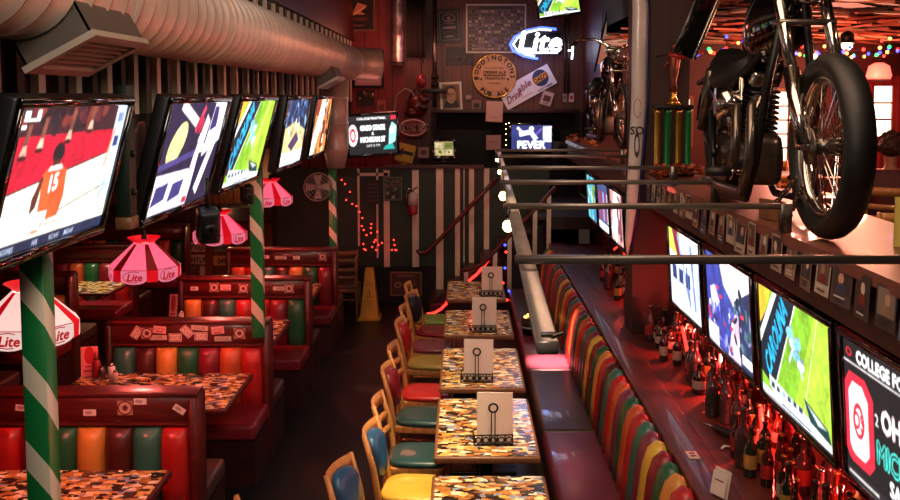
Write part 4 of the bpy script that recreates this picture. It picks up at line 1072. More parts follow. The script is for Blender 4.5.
# round pub ale sign
c, w, h = at_rect(472.5, 53, 516.5, 99, WY - .045)
t = thing('round_sign', 'round amber sign reading Boddingtons Pub Ale', 'sign', c)
m = mb('gold'); m.torus((0, .005, 0), w / 2 - .008, .012, 'y', 40, 6); m.build('rim', t)
a = Art(w, w, '#c07a3c', .0012); a.v, a.f, a.c = [], [], []
a.ell(.5, .5, .49, .49, '#c08858', 40); a.ell(.5, .5, .345, .345, '#a8643a', 40); a.ell(.5, .5, .335, .335, '#c48a5a', 40)
a.arc('BODDINGTONS', .5, .5, w * .415, .1, '#1c0d0a', 186, -2); a.arc('PUB ALE', .5, .5, w * .415, .1, '#1c0d0a', 228, 312, True)
a.text('DRAUGHT BEER', .5, .68, .045, '#5a2a16'); a.rect(.24, .5, .76, .53, '#5a2a16'); a.text('CREAM ALE', .5, .58, .07, '#3a1a10', bold=.04); a.text('TRADITION', .5, .45, .06, '#3a1a10', bold=.04); a.text('CASK BEER', .5, .34, .04, '#5a2a16')
for sx in (.2, .8): a.ell(sx, .43, .02, .03, '#3a1a10')
a.build('face', t, loc=(0, 0, 0))
# slanted root beer sign
c, w, h = at_rect(500, 72, 555, 99, WY - .03)
w, h = .88, .34
t = thing('slanted_sign', 'slanted white sign with pink script and a round blue emblem reading Dads', 'sign', atY(527.5, 87, WY - .012)); t.rotation_euler = (0, -R(29), 0)
m = mb('paper_back'); m.box(-w / 2, w / 2, .004, .015, -h / 2, h / 2); m.build('backing', t)
a = Art(w, h, '#e6d6d4', .0012); a.text('Drink', .2, .42, .34, '#d84050', rot=.12, shear=.3, bold=.03, maxw=.3); a.text('able', .44, .62, .32, '#d84050', rot=.12, shear=.3, bold=.03); a.text('everyone', .42, .2, .1, '#c05060')
a.ell(.78, .58, .145, .39, '#202a4a', 32); a.poly([(.64, .42), (.92, .48), (.92, .74), (.64, .68)], '#e0902a'); a.text("DAD'S", .78, .58, .2, '#5a1c14', rot=.05, bold=.05, maxw=.27); a.text('ROOT BEER', .78, .1, .1, '#202a4a', bold=.03)
a.build('face', t)
# neon sign
c = atY(538, 43, 14.7)
t = thing('neon_sign', 'glowing blue and white oval neon beer sign on the back wall', 'neon sign', c)
W = .43
m = mb('neon_blue'); m.tube([(.28, 0, .21), (.05, 0, .235), (-.18, 0, .19), (-.36, 0, .09), (-.43, 0, -.02), (-.38, 0, -.12), (-.22, 0, -.2), (-.05, 0, -.235), (.0, 0, -.24)], .02, 8); m.build('swoosh_tube', t)
m = mb('neon_white'); m.tube([(.2, -.01, .195), (.02, -.01, .205), (-.16, -.01, .165), (-.32, -.01, .07), (-.38, -.01, -.02), (-.33, -.01, -.1), (-.18, -.01, -.175), (-.05, -.01, -.2)], .012, 8); m.build('inner_tube', t)
vs, fs = text_geo('Lite')
m = mb('neon_white'); k = .44; m.add([(x * k * 1.02 - .33 + y * k * .2, -.02, y * k - .13) for x, y in vs], fs); 
for q, (ox, oz) in enumerate(((.0, -.012), (.012, 0), (-.012, 0), (0, .012))): m.add([(x * k * 1.02 - .33 + y * k * .2 + ox, -.021 - q * .001, y * k - .13 + oz) for x, y in vs], fs)
m.build('lettering', t)
m = mb('neon_white'); m.tube([(-.2, -.01, -.15), (.3, -.01, -.15)], .012, 6); m.build('underline_tube', t)
m = mb('black_metal'); m.rbox(-.36, .36, .04, .06, -.18, .16, .01); m.build('mount_board', t)
t2 = thing('neon_fragment', 'short vertical white neon tube right of the neon beer sign', 'neon tube', atY(572, 50, 14.8))
m = mb('neon_white'); m.cyl((0, 0, -.14), (.015, 0, .1), .014, n=8).cyl((-.06, 0, -.01), (0, 0, -.01), .012, n=8); m.build('tube', t2); m = mb('black_metal'); m.box(-.02, .02, .02, .18, -.02, .02); m.build('clip', t2)
def p_face(a):
    a.rect(0, 0, 1, 1, '#8a6a50'); a.rect(.08, .06, .92, .94, '#6a4632'); a.poly([(.1, .06), (.9, .06), (.84, .3), (.6, .36), (.36, .36), (.14, .28)], '#2a1812'); a.ell(.5, .56, .26, .34, '#a87c58'); a.poly([(.22, .62), (.26, .88), (.5, .95), (.74, .88), (.79, .62), (.7, .78), (.5, .82), (.3, .78)], '#22120c'); a.line(.32, .63, .46, .61, .03, '#2a160e'); a.line(.54, .61, .68, .63, .03, '#2a160e'); a.ell(.4, .57, .04, .02, '#20120c'); a.ell(.61, .57, .04, .02, '#20120c'); a.line(.51, .6, .49, .46, .03, '#7a5238'); a.line(.42, .36, .6, .36, .025, '#4a2216')
framed(440, 82, 462, 111, WY, 'portrait', 'small sepia portrait of a dark haired man in a pale frame', 'portrait', p_face, 'white_paint', .03, rot=R(-3))
def p_plain(c1, c2):
    def f(a): a.rect(.06, .06, .94, .94, c1); a.rect(.2, .3, .8, .7, c2); a.rect(.25, .15, .7, .2, c2)
    return f
framed(486, 101, 503, 122, 14.53, 'paper_notice', 'pale paper notice under the round amber sign', 'notice', lambda a: (a.rect(.03, .03, .97, .97, '#c8948a'), a.rect(.3, .2, .6, .24, '#a87068')), fw=0, bg='#a87068', rot=R(2))
framed(486, 135, 501, 150, 14.72, 'paper_notice', 'pale paper notice low in the dark back bar', 'notice', lambda a: (a.rect(.03, .03, .97, .97, '#b08078'), a.rect(.2, .5, .8, .56, '#8a5a54')), fw=0, bg='#8a5a54')
framed(472, 100, 481, 111, WY, 'small_sticker', 'small square sticker left of the paper notice', 'sticker', p_plain('#7a5444', '#2a1a14'), fw=0, bg='#8a6a5a')
framed(464, 93, 473, 101, WY, 'small_sticker', 'small round-shouldered sticker beside the portrait', 'sticker', p_plain('#5a3a30', '#a08070'), fw=0, bg='#3a221c')
framed(541, 91, 553, 106, WY - .02, 'tag_card', 'pair of small cards hanging below the slanted sign', 'card', p_plain('#c8a898', '#5a2a20'), fw=0, bg='#8a6a60', rot=R(18))
framed(563, 93, 567, 102, WY, 'switch_plate', 'narrow grey switch plate beside the conduit', 'switch', p_plain('#a8988c', '#6a5a54'), fw=0, bg='#8a7a70')
framed(569, 93, 574, 102, WY, 'switch_plate', 'pale switch plate with a red toggle right of the conduit', 'switch', p_plain('#e0c0b8', '#c02818'), fw=0, bg='#d0b0a8')
framed(340, -2, 375, 31, WY, 'framed_poster', 'dark framed poster with an orange flame shape at the top of the red wall', 'poster', lambda a: (a.poly([(.3, .45), (.5, .9), (.8, .8), (.6, .6), (.75, .5), (.45, .5)], '#e88a5a'), a.line(.35, .5, .75, .75, .04, '#ffd0b0'), a.rect(.2, .3, .8, .4, '#6a2a1c'), a.rect(.3, .12, .7, .16, '#8a4a34')), 'maple_dark', .025, bg='#2a0e0a')
framed(352, 49, 384, 88, WY, 'framed_poster', 'framed picture with a pale mat behind the end of the duct', 'picture', lambda a: (a.rect(0, 0, 1, 1, '#b0909a'), a.rect(.1, .1, .9, .9, '#c8b0b4'), a.ell(.7, .78, .12, .1, '#c02028'), a.rect(.2, .2, .8, .6, '#9aa4b8')), 'black_metal', .04)
framed(358, 90, 375, 106, WY, 'photo_print', 'small dark photo print under the framed picture', 'picture', lambda a: blobs(a, 16, 0, 0, 1, 1, ['#8a6a54', '#c0a080', '#2a1810', '#5a4030'], .05, .12), 'mahogany_dark', .02)
framed(377, 100, 386, 115, WY, 'red_card', 'pinkish card pinned to the red wall beside the corner pipe', 'card', p_plain('#a05a4a', '#7a3428'), fw=0, bg='#8a4438')
# oval red sign
c, w, h = at_rect(398, 118, 428, 137, 14.6)
t = thing('oval_sign', 'oval white sign with red lettering on the back wall', 'sign', c)
a = Art(w, h, '#d8c0b8', .0012); a.v, a.f, a.c = [], [], []; a.ell(.5, .5, .5, .5, '#8a1c1c', 32); a.ell(.5, .5, .46, .44, '#e0ccc4', 32); a.ell(.5, .5, .42, .38, '#7a1616', 32); a.text("DRAKE'S", .5, .5, .34, '#e8d0c8', bold=.06, sx=.9); a.build('face', t)
m = mb('black_metal'); m.lathe([(w / 2 * .99, 0), (w / 2 * .99, .02)], 24, Matrix.Diagonal((1, 1, h / w, 1)) @ Matrix.Rotation(-PI / 2, 4, 'X')); m.build('backing', t)
# yellow arrow signs
t = thing('arrow_sign', 'yellow square sign with a black arrow pointing left', 'sign', atY(405.5, 153, 13.6)); t.rotation_euler = (0, R(14), 0)
a = Art(.26, .26, '#d8b23c', .0012); a.poly([(.08, .52), (.34, .78), (.34, .62), (.92, .62), (.92, .42), (.34, .42), (.34, .26)], '#16110c'); a.build('face', t); m = mb('sign_yellow'); m.box(-.13, .13, .004, .012, -.13, .13); m.build('plate', t)
t = thing('yellow_placard', 'plain yellow placard showing behind the arrow sign', 'placard', atY(404, 157, 13.66)); t.rotation_euler = (0, R(38), 0)
m = mb('sign_yellow'); m.rbox(-.1, .1, .0, .01, -.11, .11, .002, 1); m.build('plate', t); m = mb('black_metal'); m.cyl((0, .0, .1), (0, .1, .1), .008, n=6); m.build('hook', t)
framed(418, 147, 429, 158, 13.6, 'small_white_sign', 'small white sign with a grey emblem right of the arrow sign', 'sign', lambda a: (a.rect(.05, .05, .95, .95, '#a88e86'), a.ell(.5, .5, .3, .25, '#5a4440')), fw=0, bg='#8a706a')
# signs on the low wall
def p_harley(a):
    a.rect(.04, .03, .96, .97, '#7a8a6a'); a.rect(.07, .05, .93, .95, '#26352a'); a.text('HARLEY', .5, .8, .11, '#a8b090', bold=.05); a.text('DAVIDSON', .5, .63, .11, '#a8b090', bold=.05, sx=.85); blobs(a, 10, .2, .1, .8, .5, ['#8a9a78', '#3a4a3a', '#5a6a50'], .05, .1); a.ell(.3, .2, .1, .1, '#10160f'); a.ell(.7, .2, .1, .1, '#10160f'); a.line(.3, .3, .7, .36, .1, '#10160f')
framed(384, 176.5, 402.5, 201, 12.93, 'green_sign', 'dark green sign with pale lettering and a motorcycle on the boarded wall', 'sign', p_harley, fw=0, bg='#1c2a20')
framed(364, 180, 381, 204, 12.94, 'dark_sign', 'dim black sign with faint grey lines left of the green sign', 'sign', lambda a: [a.rect(.15, .8 - i * .17, .85, .85 - i * .17, '#4a2a24') for i in range(5)], fw=0, bg='#140c0b')
framed(390, 272, 422, 296, 12.93, 'framed_print', 'dim reddish framed print low on the wall right of the cone', 'picture', lambda a: (a.rect(0, 0, 1, 1, '#4a201a'), a.ell(.22, .45, .12, .14, '#a86a54'), a.ell(.22, .45, .07, .08, '#4a201a'), a.rect(.2, .85, .8, .92, '#8a5444'), a.poly([(.4, .3), (.9, .4), (.8, .7), (.5, .6)], '#6a3428')), 'maple_dark', .02)
# cone
cx = atZ(370, 319, 0.0)
t = thing('wet_floor_cone', 'tall yellow wet floor cone standing on the dark floor by the wall', 'cone', (cx.x, cx.y, 0))
m = mb('sign_yellow'); m.rbox(-.14, .14, -.14, .14, 0, .045, .012)
m.loft([[(s * x, s * y, z) for x, y in ((-1, -1), (1, -1), (1, 1), (-1, 1))] for s, z in ((.115, .045), (.11, .08), (.052, .64), (.05, .66))]); m.build('cone_body', t)
a = Art(.16, .5, '#c9982a', .0008); a.v, a.f, a.c = [], [], []
a.poly([(.5, .66), (.68, .42), (.32, .42)], '#8a3c10'); a.poly([(.5, .61), (.62, .44), (.38, .44)], '#c9982a'); a.line(.5, .56, .54, .46, .03, '#8a3c10'); a.text('CAUTION', .5, .74, .03, '#7a3410', sx=.8); a.text('CUIDADO', .5, .78, .025, '#7a3410', sx=.8); a.text('WET FLOOR', .5, .34, .035, '#7a3410', sx=.75); a.text('PISO', .5, .27, .03, '#7a3410'); a.text('MOJADO', .5, .21, .03, '#7a3410', sx=.8)
a.build('warning_print', t, loc=(0, -.093, .34), rot=(R(-6), 0, 0))
# fire extinguisher
p = atY(413, 205, 12.9)
t = thing('fire_extinguisher', 'red fire extinguisher hanging on a white board of the low wall', 'fire extinguisher', (p.x, p.y - .02, p.z - .12))
m = mb('fire_red'); m.lathe([(.06, 0), (.065, .02), (.065, .12)], 16); m.build('cylinder_body', t)
m = mb('paper_back'); m.lathe([(.0655, .12), (.0655, .22), (.05, .28), (.02, .3)], 16); m.build('label_band', t, label='pale label band')
m = mb('chrome'); m.cyl((0, 0, .3), (0, 0, .34), .018, n=10).tube([(0, 0, .33), (.06, -.02, .37), (.12, -.02, .38)], .009, 6).tube([(0, 0, .33), (-.05, -.01, .35), (-.09, -.02, .27), (-.085, -.02, .12)], .011, 6); m.build('valve', t); m = mb('black_metal'); m.box(-.02, .02, .03, .1, .2, .24); m.build('hook', t)
# pipes, hoses and clutter on the red wall
t = thing('foil_pipe', 'foil wrapped vertical pipe glowing red and blue on the red wall', 'pipe', atY(398, 66, 14.75)); m = mb('foil'); z = 0; prof = []
while z < 1.5: prof += [(.09 + rr.uniform(-.012, .012), z)]; z += .07
m.lathe(prof, 18); m.build('wrapped_pipe', t)
m = mb('black_metal'); m.torus((0, 0, .05), .095, .012, 'z', 20, 6).box(-.02, .02, .08, .25, .03, .07); m.build('bracket', t)
t = thing('black_banner', 'long black cloth banner hanging beside the foil pipe', 'banner', atY(416, 27, 14.8)); m = mb('black_wall'); m.sm = True
m.loft([[(-.15 + .3 * i / 12, .03 * math.sin(i * 1.9), z) for i in range(13)] + [(.15 - .3 * i / 12, .02 + .03 * math.sin((12 - i) * 1.9), z) for i in range(13)] for z in (.42, .1, -.2, -.46)]); m.build('cloth', t); m = mb('black_metal'); m.cyl((-.17, 0, .43), (.17, 0, .43), .012, n=8).box(-.01, .01, 0, .19, .42, .44); m.build('rod', t)
t = thing('drain_pipe', 'dark vertical pipe with couplings between the banner and the whiskey poster', 'pipe', atY(435, 112, 14.85)); m = mb('dark_chrome'); m.cyl((0, 0, .08), (0, 0, 1.85), .035, n=12); m.build('pipe', t)
m = mb('black_metal')
for z in (.4, .52): m.cyl((0, 0, z), (0, 0, z + .05), .06, n=12)
m.rbox(-.2, .2, -.05, .05, .3, .36, .01); m.build('coupling', t)
for px, l in ((564.5, 'thin metal conduit running down the wall right of the neon sign'), (568, 'second thin metal conduit close beside the first, ending at the red switch plate')):
    t = thing('conduit', l, 'conduit', atY(px, 94, 14.95)); m = mb('dark_chrome'); m.cyl((0, 0, 0), (0, 0, 1.5), .014, n=8); m.build('tube', t); m = mb('black_metal'); m.box(-.03, .03, -.01, .04, .8, .83).box(-.03, .03, -.01, .04, .2, .23); m.build('clamp', t)
t = thing('red_lantern', 'small red glass lantern hanging near the drain pipe', 'lantern', atY(421.5, 82, 14.5)); m = mb('vinyl_crimson'); m.lathe([(.03, -.09), (.07, -.05), (.08, .03), (.05, .09), (.02, .12)], 12); m.build('glass', t); m = mb('black_metal'); m.cyl((0, 0, .12), (0, 0, .3), .006, n=6).torus((0, 0, .3), .03, .006, 'y', 12, 5).cyl((0, 0, .33), (0, .45, .33), .006, n=6); m.build('hanger', t)
t = thing('leather_bag', 'brown lumpy leather bag hanging above the oval sign', 'bag', atY(417, 106, 14.7)); m = mb('mahogany'); m.ball((0, 0, 0), .16, 14, (1, .6, 1.1)).ball((.1, -.04, .1), .1, 12, (1, .7, .8)).ball((-.08, -.03, -.1), .1, 12, (1.1, .7, .8)); m.build('bag_body', t)
m = mb('mahogany_dark'); m.ball((.1, -.1, -.02), .07, 10, (1.2, .5, .7)); m.build('pocket', t); m = mb('black_metal'); m.tube([(-.12, 0, .12), (0, 0, .3), (.12, 0, .14)], .012, 6).cyl((0, 0, .3), (0, .25, .3), .01, n=6); m.build('strap', t)
t = thing('hose', 'grey looped hose above the oval sign', 'hose', atY(405, 98, 14.45)); m = mb('grey_plastic'); m.tube([(-.15, 0, -.5), (-.17, 0, -.2), (-.12, 0, .05), (.0, 0, .14), (.1, 0, .1), (.15, 0, .0)], .013, 8); m.build('tube', t); m = mb('black_metal'); m.box(-.02, .02, 0, .36, .12, .16); m.build('hook', t)
# dark back bar
c, w, h = at_rect(433, 113, 560, 172, 14.95)
t = thing('back_bar', 'deep black back bar cabinet set into the back wall', 'cabinet', (c.x, 14.6, 1.302))
zt = atY(480, 113, 14.6).z - 1.302; xl = atY(433, 113, 14.6).x - c.x; xr = atY(578, 113, 14.6).x - c.x
m = mb('black_wall'); m.box(xl, xr, .33, .36, 0, zt).box(xl, xl + .05, -.0, .33, 0, zt).box(xr - .05, xr, -.0, .33, 0, zt); m.build('carcass', t)
m = mb('mahogany_dark'); m.rbox(xl - .03, xr + .03, -.03, .36, zt, zt + .05, .008); m.build('top_board', t)
m = mb('black_wall'); m.box(xl + .05, xr - .05, .02, .33, .42, .45).box(xl + .05, xr - .05, .02, .33, .0, .42); m.build('shelf', t)
for i, x in enumerate((xr - .24, xr - .05 - .0)):
    if i: continue
    s_ = thing('loudspeaker', 'black loudspeaker standing right of the FEVER television', 'speaker', (c.x + x, 14.7, 1.302 + .45)); m = mb('black_plastic'); m.rbox(-.14, .14, 0, .2, 0, .4, .015); m.build('cabinet', s_); m = mb('black_metal'); m.lathe([(.1, 0), (.1, .01), (.04, .0)], 20, Matrix.Translation((0, -.001, .14)) @ Matrix.Rotation(PI / 2, 4, 'X')).lathe([(.05, 0), (.05, .01), (.02, .0)], 16, Matrix.Translation((0, -.001, .3)) @ Matrix.Rotation(PI / 2, 4, 'X')); m.build('driver', s_)
pp = [atY(px, py, 14.55) for px, py in ((506, 124), (506, 129), (506, 134), (506, 140), (506, 145), (509, 123))]
light_string('short row of tiny white indicator lights beside the FEVER television', pp, ['bulb_warm'], .006)
# ================================================================ LEFT EXTRAS
def plate(loc, rz, w, h, txt, bg, fg, label, group, top=None, roll=0):
    a = Art(w, h, fg, .0008); a.rect(.02, .04, .98, .96, bg); a.text(txt, .5, .45, .5, fg, bold=.03, sx=.8)
    if top: a.text(top, .5, .86, .12, fg)
    t = thing('license_plate', label, 'license plate', loc, rz, group)
    t.rotation_euler = (0, roll, rz); a.build('embossed_face', t)
    m = mb('dark_chrome'); m.rbox(-w / 2, w / 2, .001, .006, -h / 2, h / 2, .002, 1); m.build('metal_plate', t)
    return t
for px, py, w, txt, bg, l in ((196, 247, 19, 'EFX65', '#e0cda8', 'pale licence plate reading EFX65, topmost on the amber wood wall'), (196, 259.5, 19, 'GNTLP', '#d8c49c', 'pale licence plate reading GNTLP on the amber wood wall'), (196, 271, 19, 'LIP', '#dcc8a4', 'pale licence plate reading LIP, lowest of its column'),
                              (222, 247, 18, 'UTAH', '#8aa08c', 'greenish licence plate right of the pale column on the amber wall'), (222, 260.5, 18, '549', '#d8bc6c', 'yellowish licence plate reading 549 below the greenish one')):
    p = atY(px, py, 13.58); plate(p, 0, w * 13.58 / F, .155, txt, bg, '#2a1a14', l, 'licence plates on the amber wood wall')
def speaker(px, py, X, label, s=1.0):
    p = atX(px, py, X)
    t = thing('loudspeaker', label, 'speaker', p)
    t.rotation_euler = (R(10), 0, R(25))
    m = mb('black_plastic'); m.rbox(-.07 * s, .07 * s, -.08 * s, .08 * s, -.11 * s, .11 * s, .035 * s, 3); m.build('cabinet', t)
    m = mb('black_metal'); m.lathe([(.05 * s, 0), (.05 * s, .01), (.015 * s, .0)], 16, Matrix.Translation((0, -.081 * s, -.02 * s)) @ Matrix.Rotation(PI / 2, 4, 'X')); m.build('driver', t)
    m = mb('black_metal'); m.cyl((0, .02, .1 * s), (0, .05, .3 * s), .012, n=8); m.build('bracket', t)
speaker(208, 225, -1.34, 'small black loudspeaker hanging below the white and purple television', .82)
speaker(247, 194, -1.5, 'tiny black loudspeaker with white marks below the football television', .6)
# fan
p = atY(318, 187, 11.0)
t = thing('wall_fan', 'round grey cage fan fixed beside the far striped post', 'fan', p); t.rotation_euler = (0, 0, R(20))
m = mb('grey_plastic')
for r in (.05, .09, .13, .16): m.torus((0, -.05 + r * .15, 0), r, .003, 'y', 28, 5); m.torus((0, .07 - r * .15, 0), r, .003, 'y', 28, 5)
m.torus((0, .01, 0), .165, .006, 'y', 28, 6)
for k in range(18):
    a = 2 * PI * k / 18; m.tube([(.03 * math.cos(a), -.05, .03 * math.sin(a)), (.13 * math.cos(a), -.035, .13 * math.sin(a)), (.165 * math.cos(a), .01, .165 * math.sin(a))], .002, 4)
m.build('cage', t)
m = mb('paper_back')
for k in range(4):
    a = k * PI / 2; c, s = math.cos(a), math.sin(a)
    m.add([(.03 * c - .02 * s, 0, .03 * s + .02 * c), (.14 * c - .05 * s, .015, .14 * s + .05 * c), (.14 * c + .05 * s, -.015, .14 * s - .05 * c), (.03 * c + .02 * s, 0, .03 * s - .02 * c)], [(0, 1, 2, 3)])
m.build('blade', t); m = mb('grey_plastic'); m.cyl((0, -.055, 0), (0, .1, 0), .035, n=14).cyl((0, .06, 0), (-.1, .2, .02), .015, n=8); m.build('motor', t)

# ================================================================ BOTTLES ON THE LEDGE
def bottle_proto(kind):
    H, r, glass, lab, cap = kind
    b = MB().use(glass); b.lathe([(r * .9, 0), (r, .01), (r, H * .55), (r * .85, H * .63), (r * .38, H * .74), (r * .34, H * .97), (r * .4, H * .975), (r * .4, H)], 12)
    l = MB().use('print') if False else MB().use(lab); l.lathe([(r * 1.01, H * .18), (r * 1.01, H * .46)], 12, cap=False)
    c = MB().use(cap); c.lathe([(r * .44, H * .97), (r * .44, H * 1.01), (r * .3, H * 1.02)], 10)
    return b.mesh('bottle_glass'), l.mesh('bottle_label'), c.mesh('bottle_cap')
mat('label_white', '#9a8a80', 0.6); mat('label_red', '#8a1a18', 0.6); mat('label_gold', '#a8823c', 0.5); mat('label_dark', '#241a18', 0.6)
KINDS = {'brown beer bottle with a white label': (.23, .031, 'glass_brown', 'label_white', 'cap_metal'), 'brown beer bottle with a red label': (.235, .031, 'glass_brown', 'label_red', 'cap_metal'), 'green bottle with a gold label': (.25, .033, 'glass_green', 'label_gold', 'black_plastic'),
         'tall dark liquor bottle': (.30, .042, 'glass_clear', 'label_dark', 'black_plastic'), 'squat dark bottle with a white label': (.19, .045, 'glass_brown', 'label_white', 'black_plastic'), 'clear bottle with a red label': (.27, .038, 'glass_clear', 'label_red', 'chrome')}
BP = {k: bottle_proto(v) for k, v in KINDS.items()}
br = random.Random(11); spots = []
def try_spot(x, y, k):
    r = KINDS[k][1]
    for (a, b, q) in spots:
        if math.hypot(a - x, b - y) < r + KINDS[q][1] + .006: return
    spots.append((x, y, k))
for x, y, k in ((1.47, 5.45, 'tall dark liquor bottle'), (1.52, 5.33, 'tall dark liquor bottle'), (1.50, 5.88, 'squat dark bottle with a white label'), (1.54, 5.72, 'clear bottle with a red label'), (1.56, 5.57, 'clear bottle with a red label'), (1.5, 7.1, 'squat dark bottle with a white label'), (1.43, 6.62, 'brown beer bottle with a white label'), (1.50, 6.5, 'brown beer bottle with a white label')): try_spot(x, y, k)
kl = list(KINDS)
for _ in range(400):
    y = br.uniform(3.45, 5.2) if br.random() < .45 else br.uniform(5.4, 7.25)
    x = br.uniform(1.42, 1.70) if y < 4.9 else br.uniform(1.5 if y < 6.4 else 1.44, 1.70)
    if len(spots) < 74: try_spot(x, y, br.choice(kl))
for _ in range(200):
    if len(spots) < 94: try_spot(br.uniform(1.42, 1.7), br.uniform(7.85, 10.2), br.choice(kl))
spots.sort(key=lambda s: -s[1]); cnts = {}
for x, y, k in spots:
    far = y > 7.5; cnts[(k, far)] = cnts.get((k, far), 0) + 1; n = cnts[(k, far)]
    t = thing('bottle', '%s on the ledge, %s %s the pillar' % (k, ORD[n - 1], 'beyond' if far else 'from'), 'bottle', (x, y, .981), br.uniform(0, 6), 'bottles on the drink ledge')
    for nm, me in zip(('glass_body', 'paper_label', 'cap'), BP[k]):
        o = bpy.data.objects.new(nm, me); C.objects.link(o); o.parent = t
# plates on the wall behind the bottles
for i, (y, txt, bg) in enumerate(((6.7, 'RXK', '#c8a8a0'), (6.3, '4TW', '#b09890'), (5.9, 'JMX', '#c8b0a8'), (5.5, 'LTD', '#c0a098'), (5.12, 'HOG', '#b8a098'), (4.72, '88K', '#c8b0a8'), (4.3, 'VRM', '#c0a098'), (3.9, 'TNX', '#b8a098'))):
    plate((1.752, y, 1.24 + .03 * math.sin(i * 2)), -PI / 2, .3, .15, txt, bg, '#4a1a1a', 'red lit licence plate on the wall behind the bottles, %s from the pillar' % ORD[i], 'licence plates behind the bottles', roll=R(4 * math.sin(i * 5)))
# red rope light behind the bottles
pts = []
n = 60
for i in range(n):
    y = 3.3 + 4.0 * i / (n - 1); pts.append((1.69 + .015 * math.sin(i * 1.7), y, 1.235 + .035 * math.sin(i * .55) + .02 * math.sin(i * 1.9)))
m = mb('neon_red').at(Matrix.Translation((-1.69, -3.3, -1.2))); m.tube(pts, .009, 6); tag(m.build('rope_light', loc=(1.69, 3.3, 1.2)), 'glowing red rope light strung behind the bottles near the pillar', 'rope light')
pts = [(1.69 + .015 * math.sin(i * 1.7), 7.85 + 2.6 * i / 30, 1.22 + .06 * math.sin(i * .8)) for i in range(31)]
m = mb('neon_red').at(Matrix.Translation((-1.69, -7.85, -1.2))); m.tube(pts, .009, 6); tag(m.build('rope_light', loc=(1.69, 7.85, 1.2)), 'glowing red rope light behind the bottles beyond the pillar', 'rope light')
for (p0, p1, l) in (((1.49, 5.42, 1.13), (1.52, 5.62, 1.13), 'short bright red neon tube lying among the front bottles'), ((1.56, 6.62, 1.22), (1.54, 6.38, 1.12), 'slanting bright red neon tube among bottles next to the pillar'), ((1.60, 4.98, 1.2), (1.57, 4.82, 1.08), 'slanting red neon tube under the football television')):
    m = mb('neon_red').at(Matrix.Translation(-Vector(p0))); m.cyl(p0, p1, .011, n=8); tag(m.build('neon_tube', loc=p0), l, 'neon tube')
# dark knife-like case and curled scrap on the ledge
p = atZ(733, 440, .985)
t = thing('folded_umbrella', 'slim black folded umbrella lying on the drink ledge', 'umbrella', (p.x, p.y, .985), R(-62))
m = mb('black_plastic'); m.lathe([(.012, -.16), (.024, -.12), (.026, .05), (.016, .16)], 10, Matrix.Translation((0, 0, .027)) @ Matrix.Rotation(PI / 2, 4, 'Y')); m.build('canopy', t); m = mb('chrome'); m.cyl((-.16, 0, .027), (-.24, 0, .02), .006, n=8); m.build('tip', t)
t = thing('napkin_scrap', 'small curled white scrap on the ledge below the black umbrella', 'scrap', tuple(atZ(726, 449, .985)), .4); m = mb('paper'); m.sm = True
m.loft([[(-.03, -.006, .0), (-.03, .006, .0), (-.03, .006, .012), (-.03, -.006, .012)], [(0, .004, .006), (0, .016, .006), (0, .016, .018), (0, .004, .018)], [(.03, -.004, 0), (.03, .008, 0), (.03, .008, .012), (.03, -.004, .012)]]); m.build('scrap', t)
t = thing('leaning_card', 'white card leaning at the near end of the ledge, bottom edge', 'card', (1.20, 4.3, .99), R(-60)); m = mb('paper').at(Matrix.Rotation(R(-12), 4, 'X')); m.box(-.05, .05, -.002, .002, 0, .13); m.build('sheet', t); a = Art(.09, .11, '#e8dcd0'); a.rect(.2, .6, .8, .66, '#8a5a50'); a.build('print_side', t, loc=(0, -.004, .065), rot=(R(-12), 0, 0))

# black bucket with glowing fill on the bench
p = atZ(493, 344, .48)
t = thing('black_bucket', 'black bucket with a pale band and warm glowing contents standing on the bench', 'bucket', (.72, 9.4, .477))
t.location = (p.x + .0, p.y, .477) if p.x > .62 else (.69, 9.35, .477)
m = mb('black_plastic'); m.lathe([(.085, 0), (.1, .16)], 20); m.build('bucket_body', t)
m = mb('paper'); m.lathe([(.094, .07), (.096, .085)], 20, cap=False); m.build('band', t, label='pale band')
m = mb('bulb_amber')
for k in range(9): m.ball((rr.uniform(-.06, .06), rr.uniform(-.06, .06), .165 + rr.uniform(0, .02)), .018, 8)
m.build('glowing_fill', t)

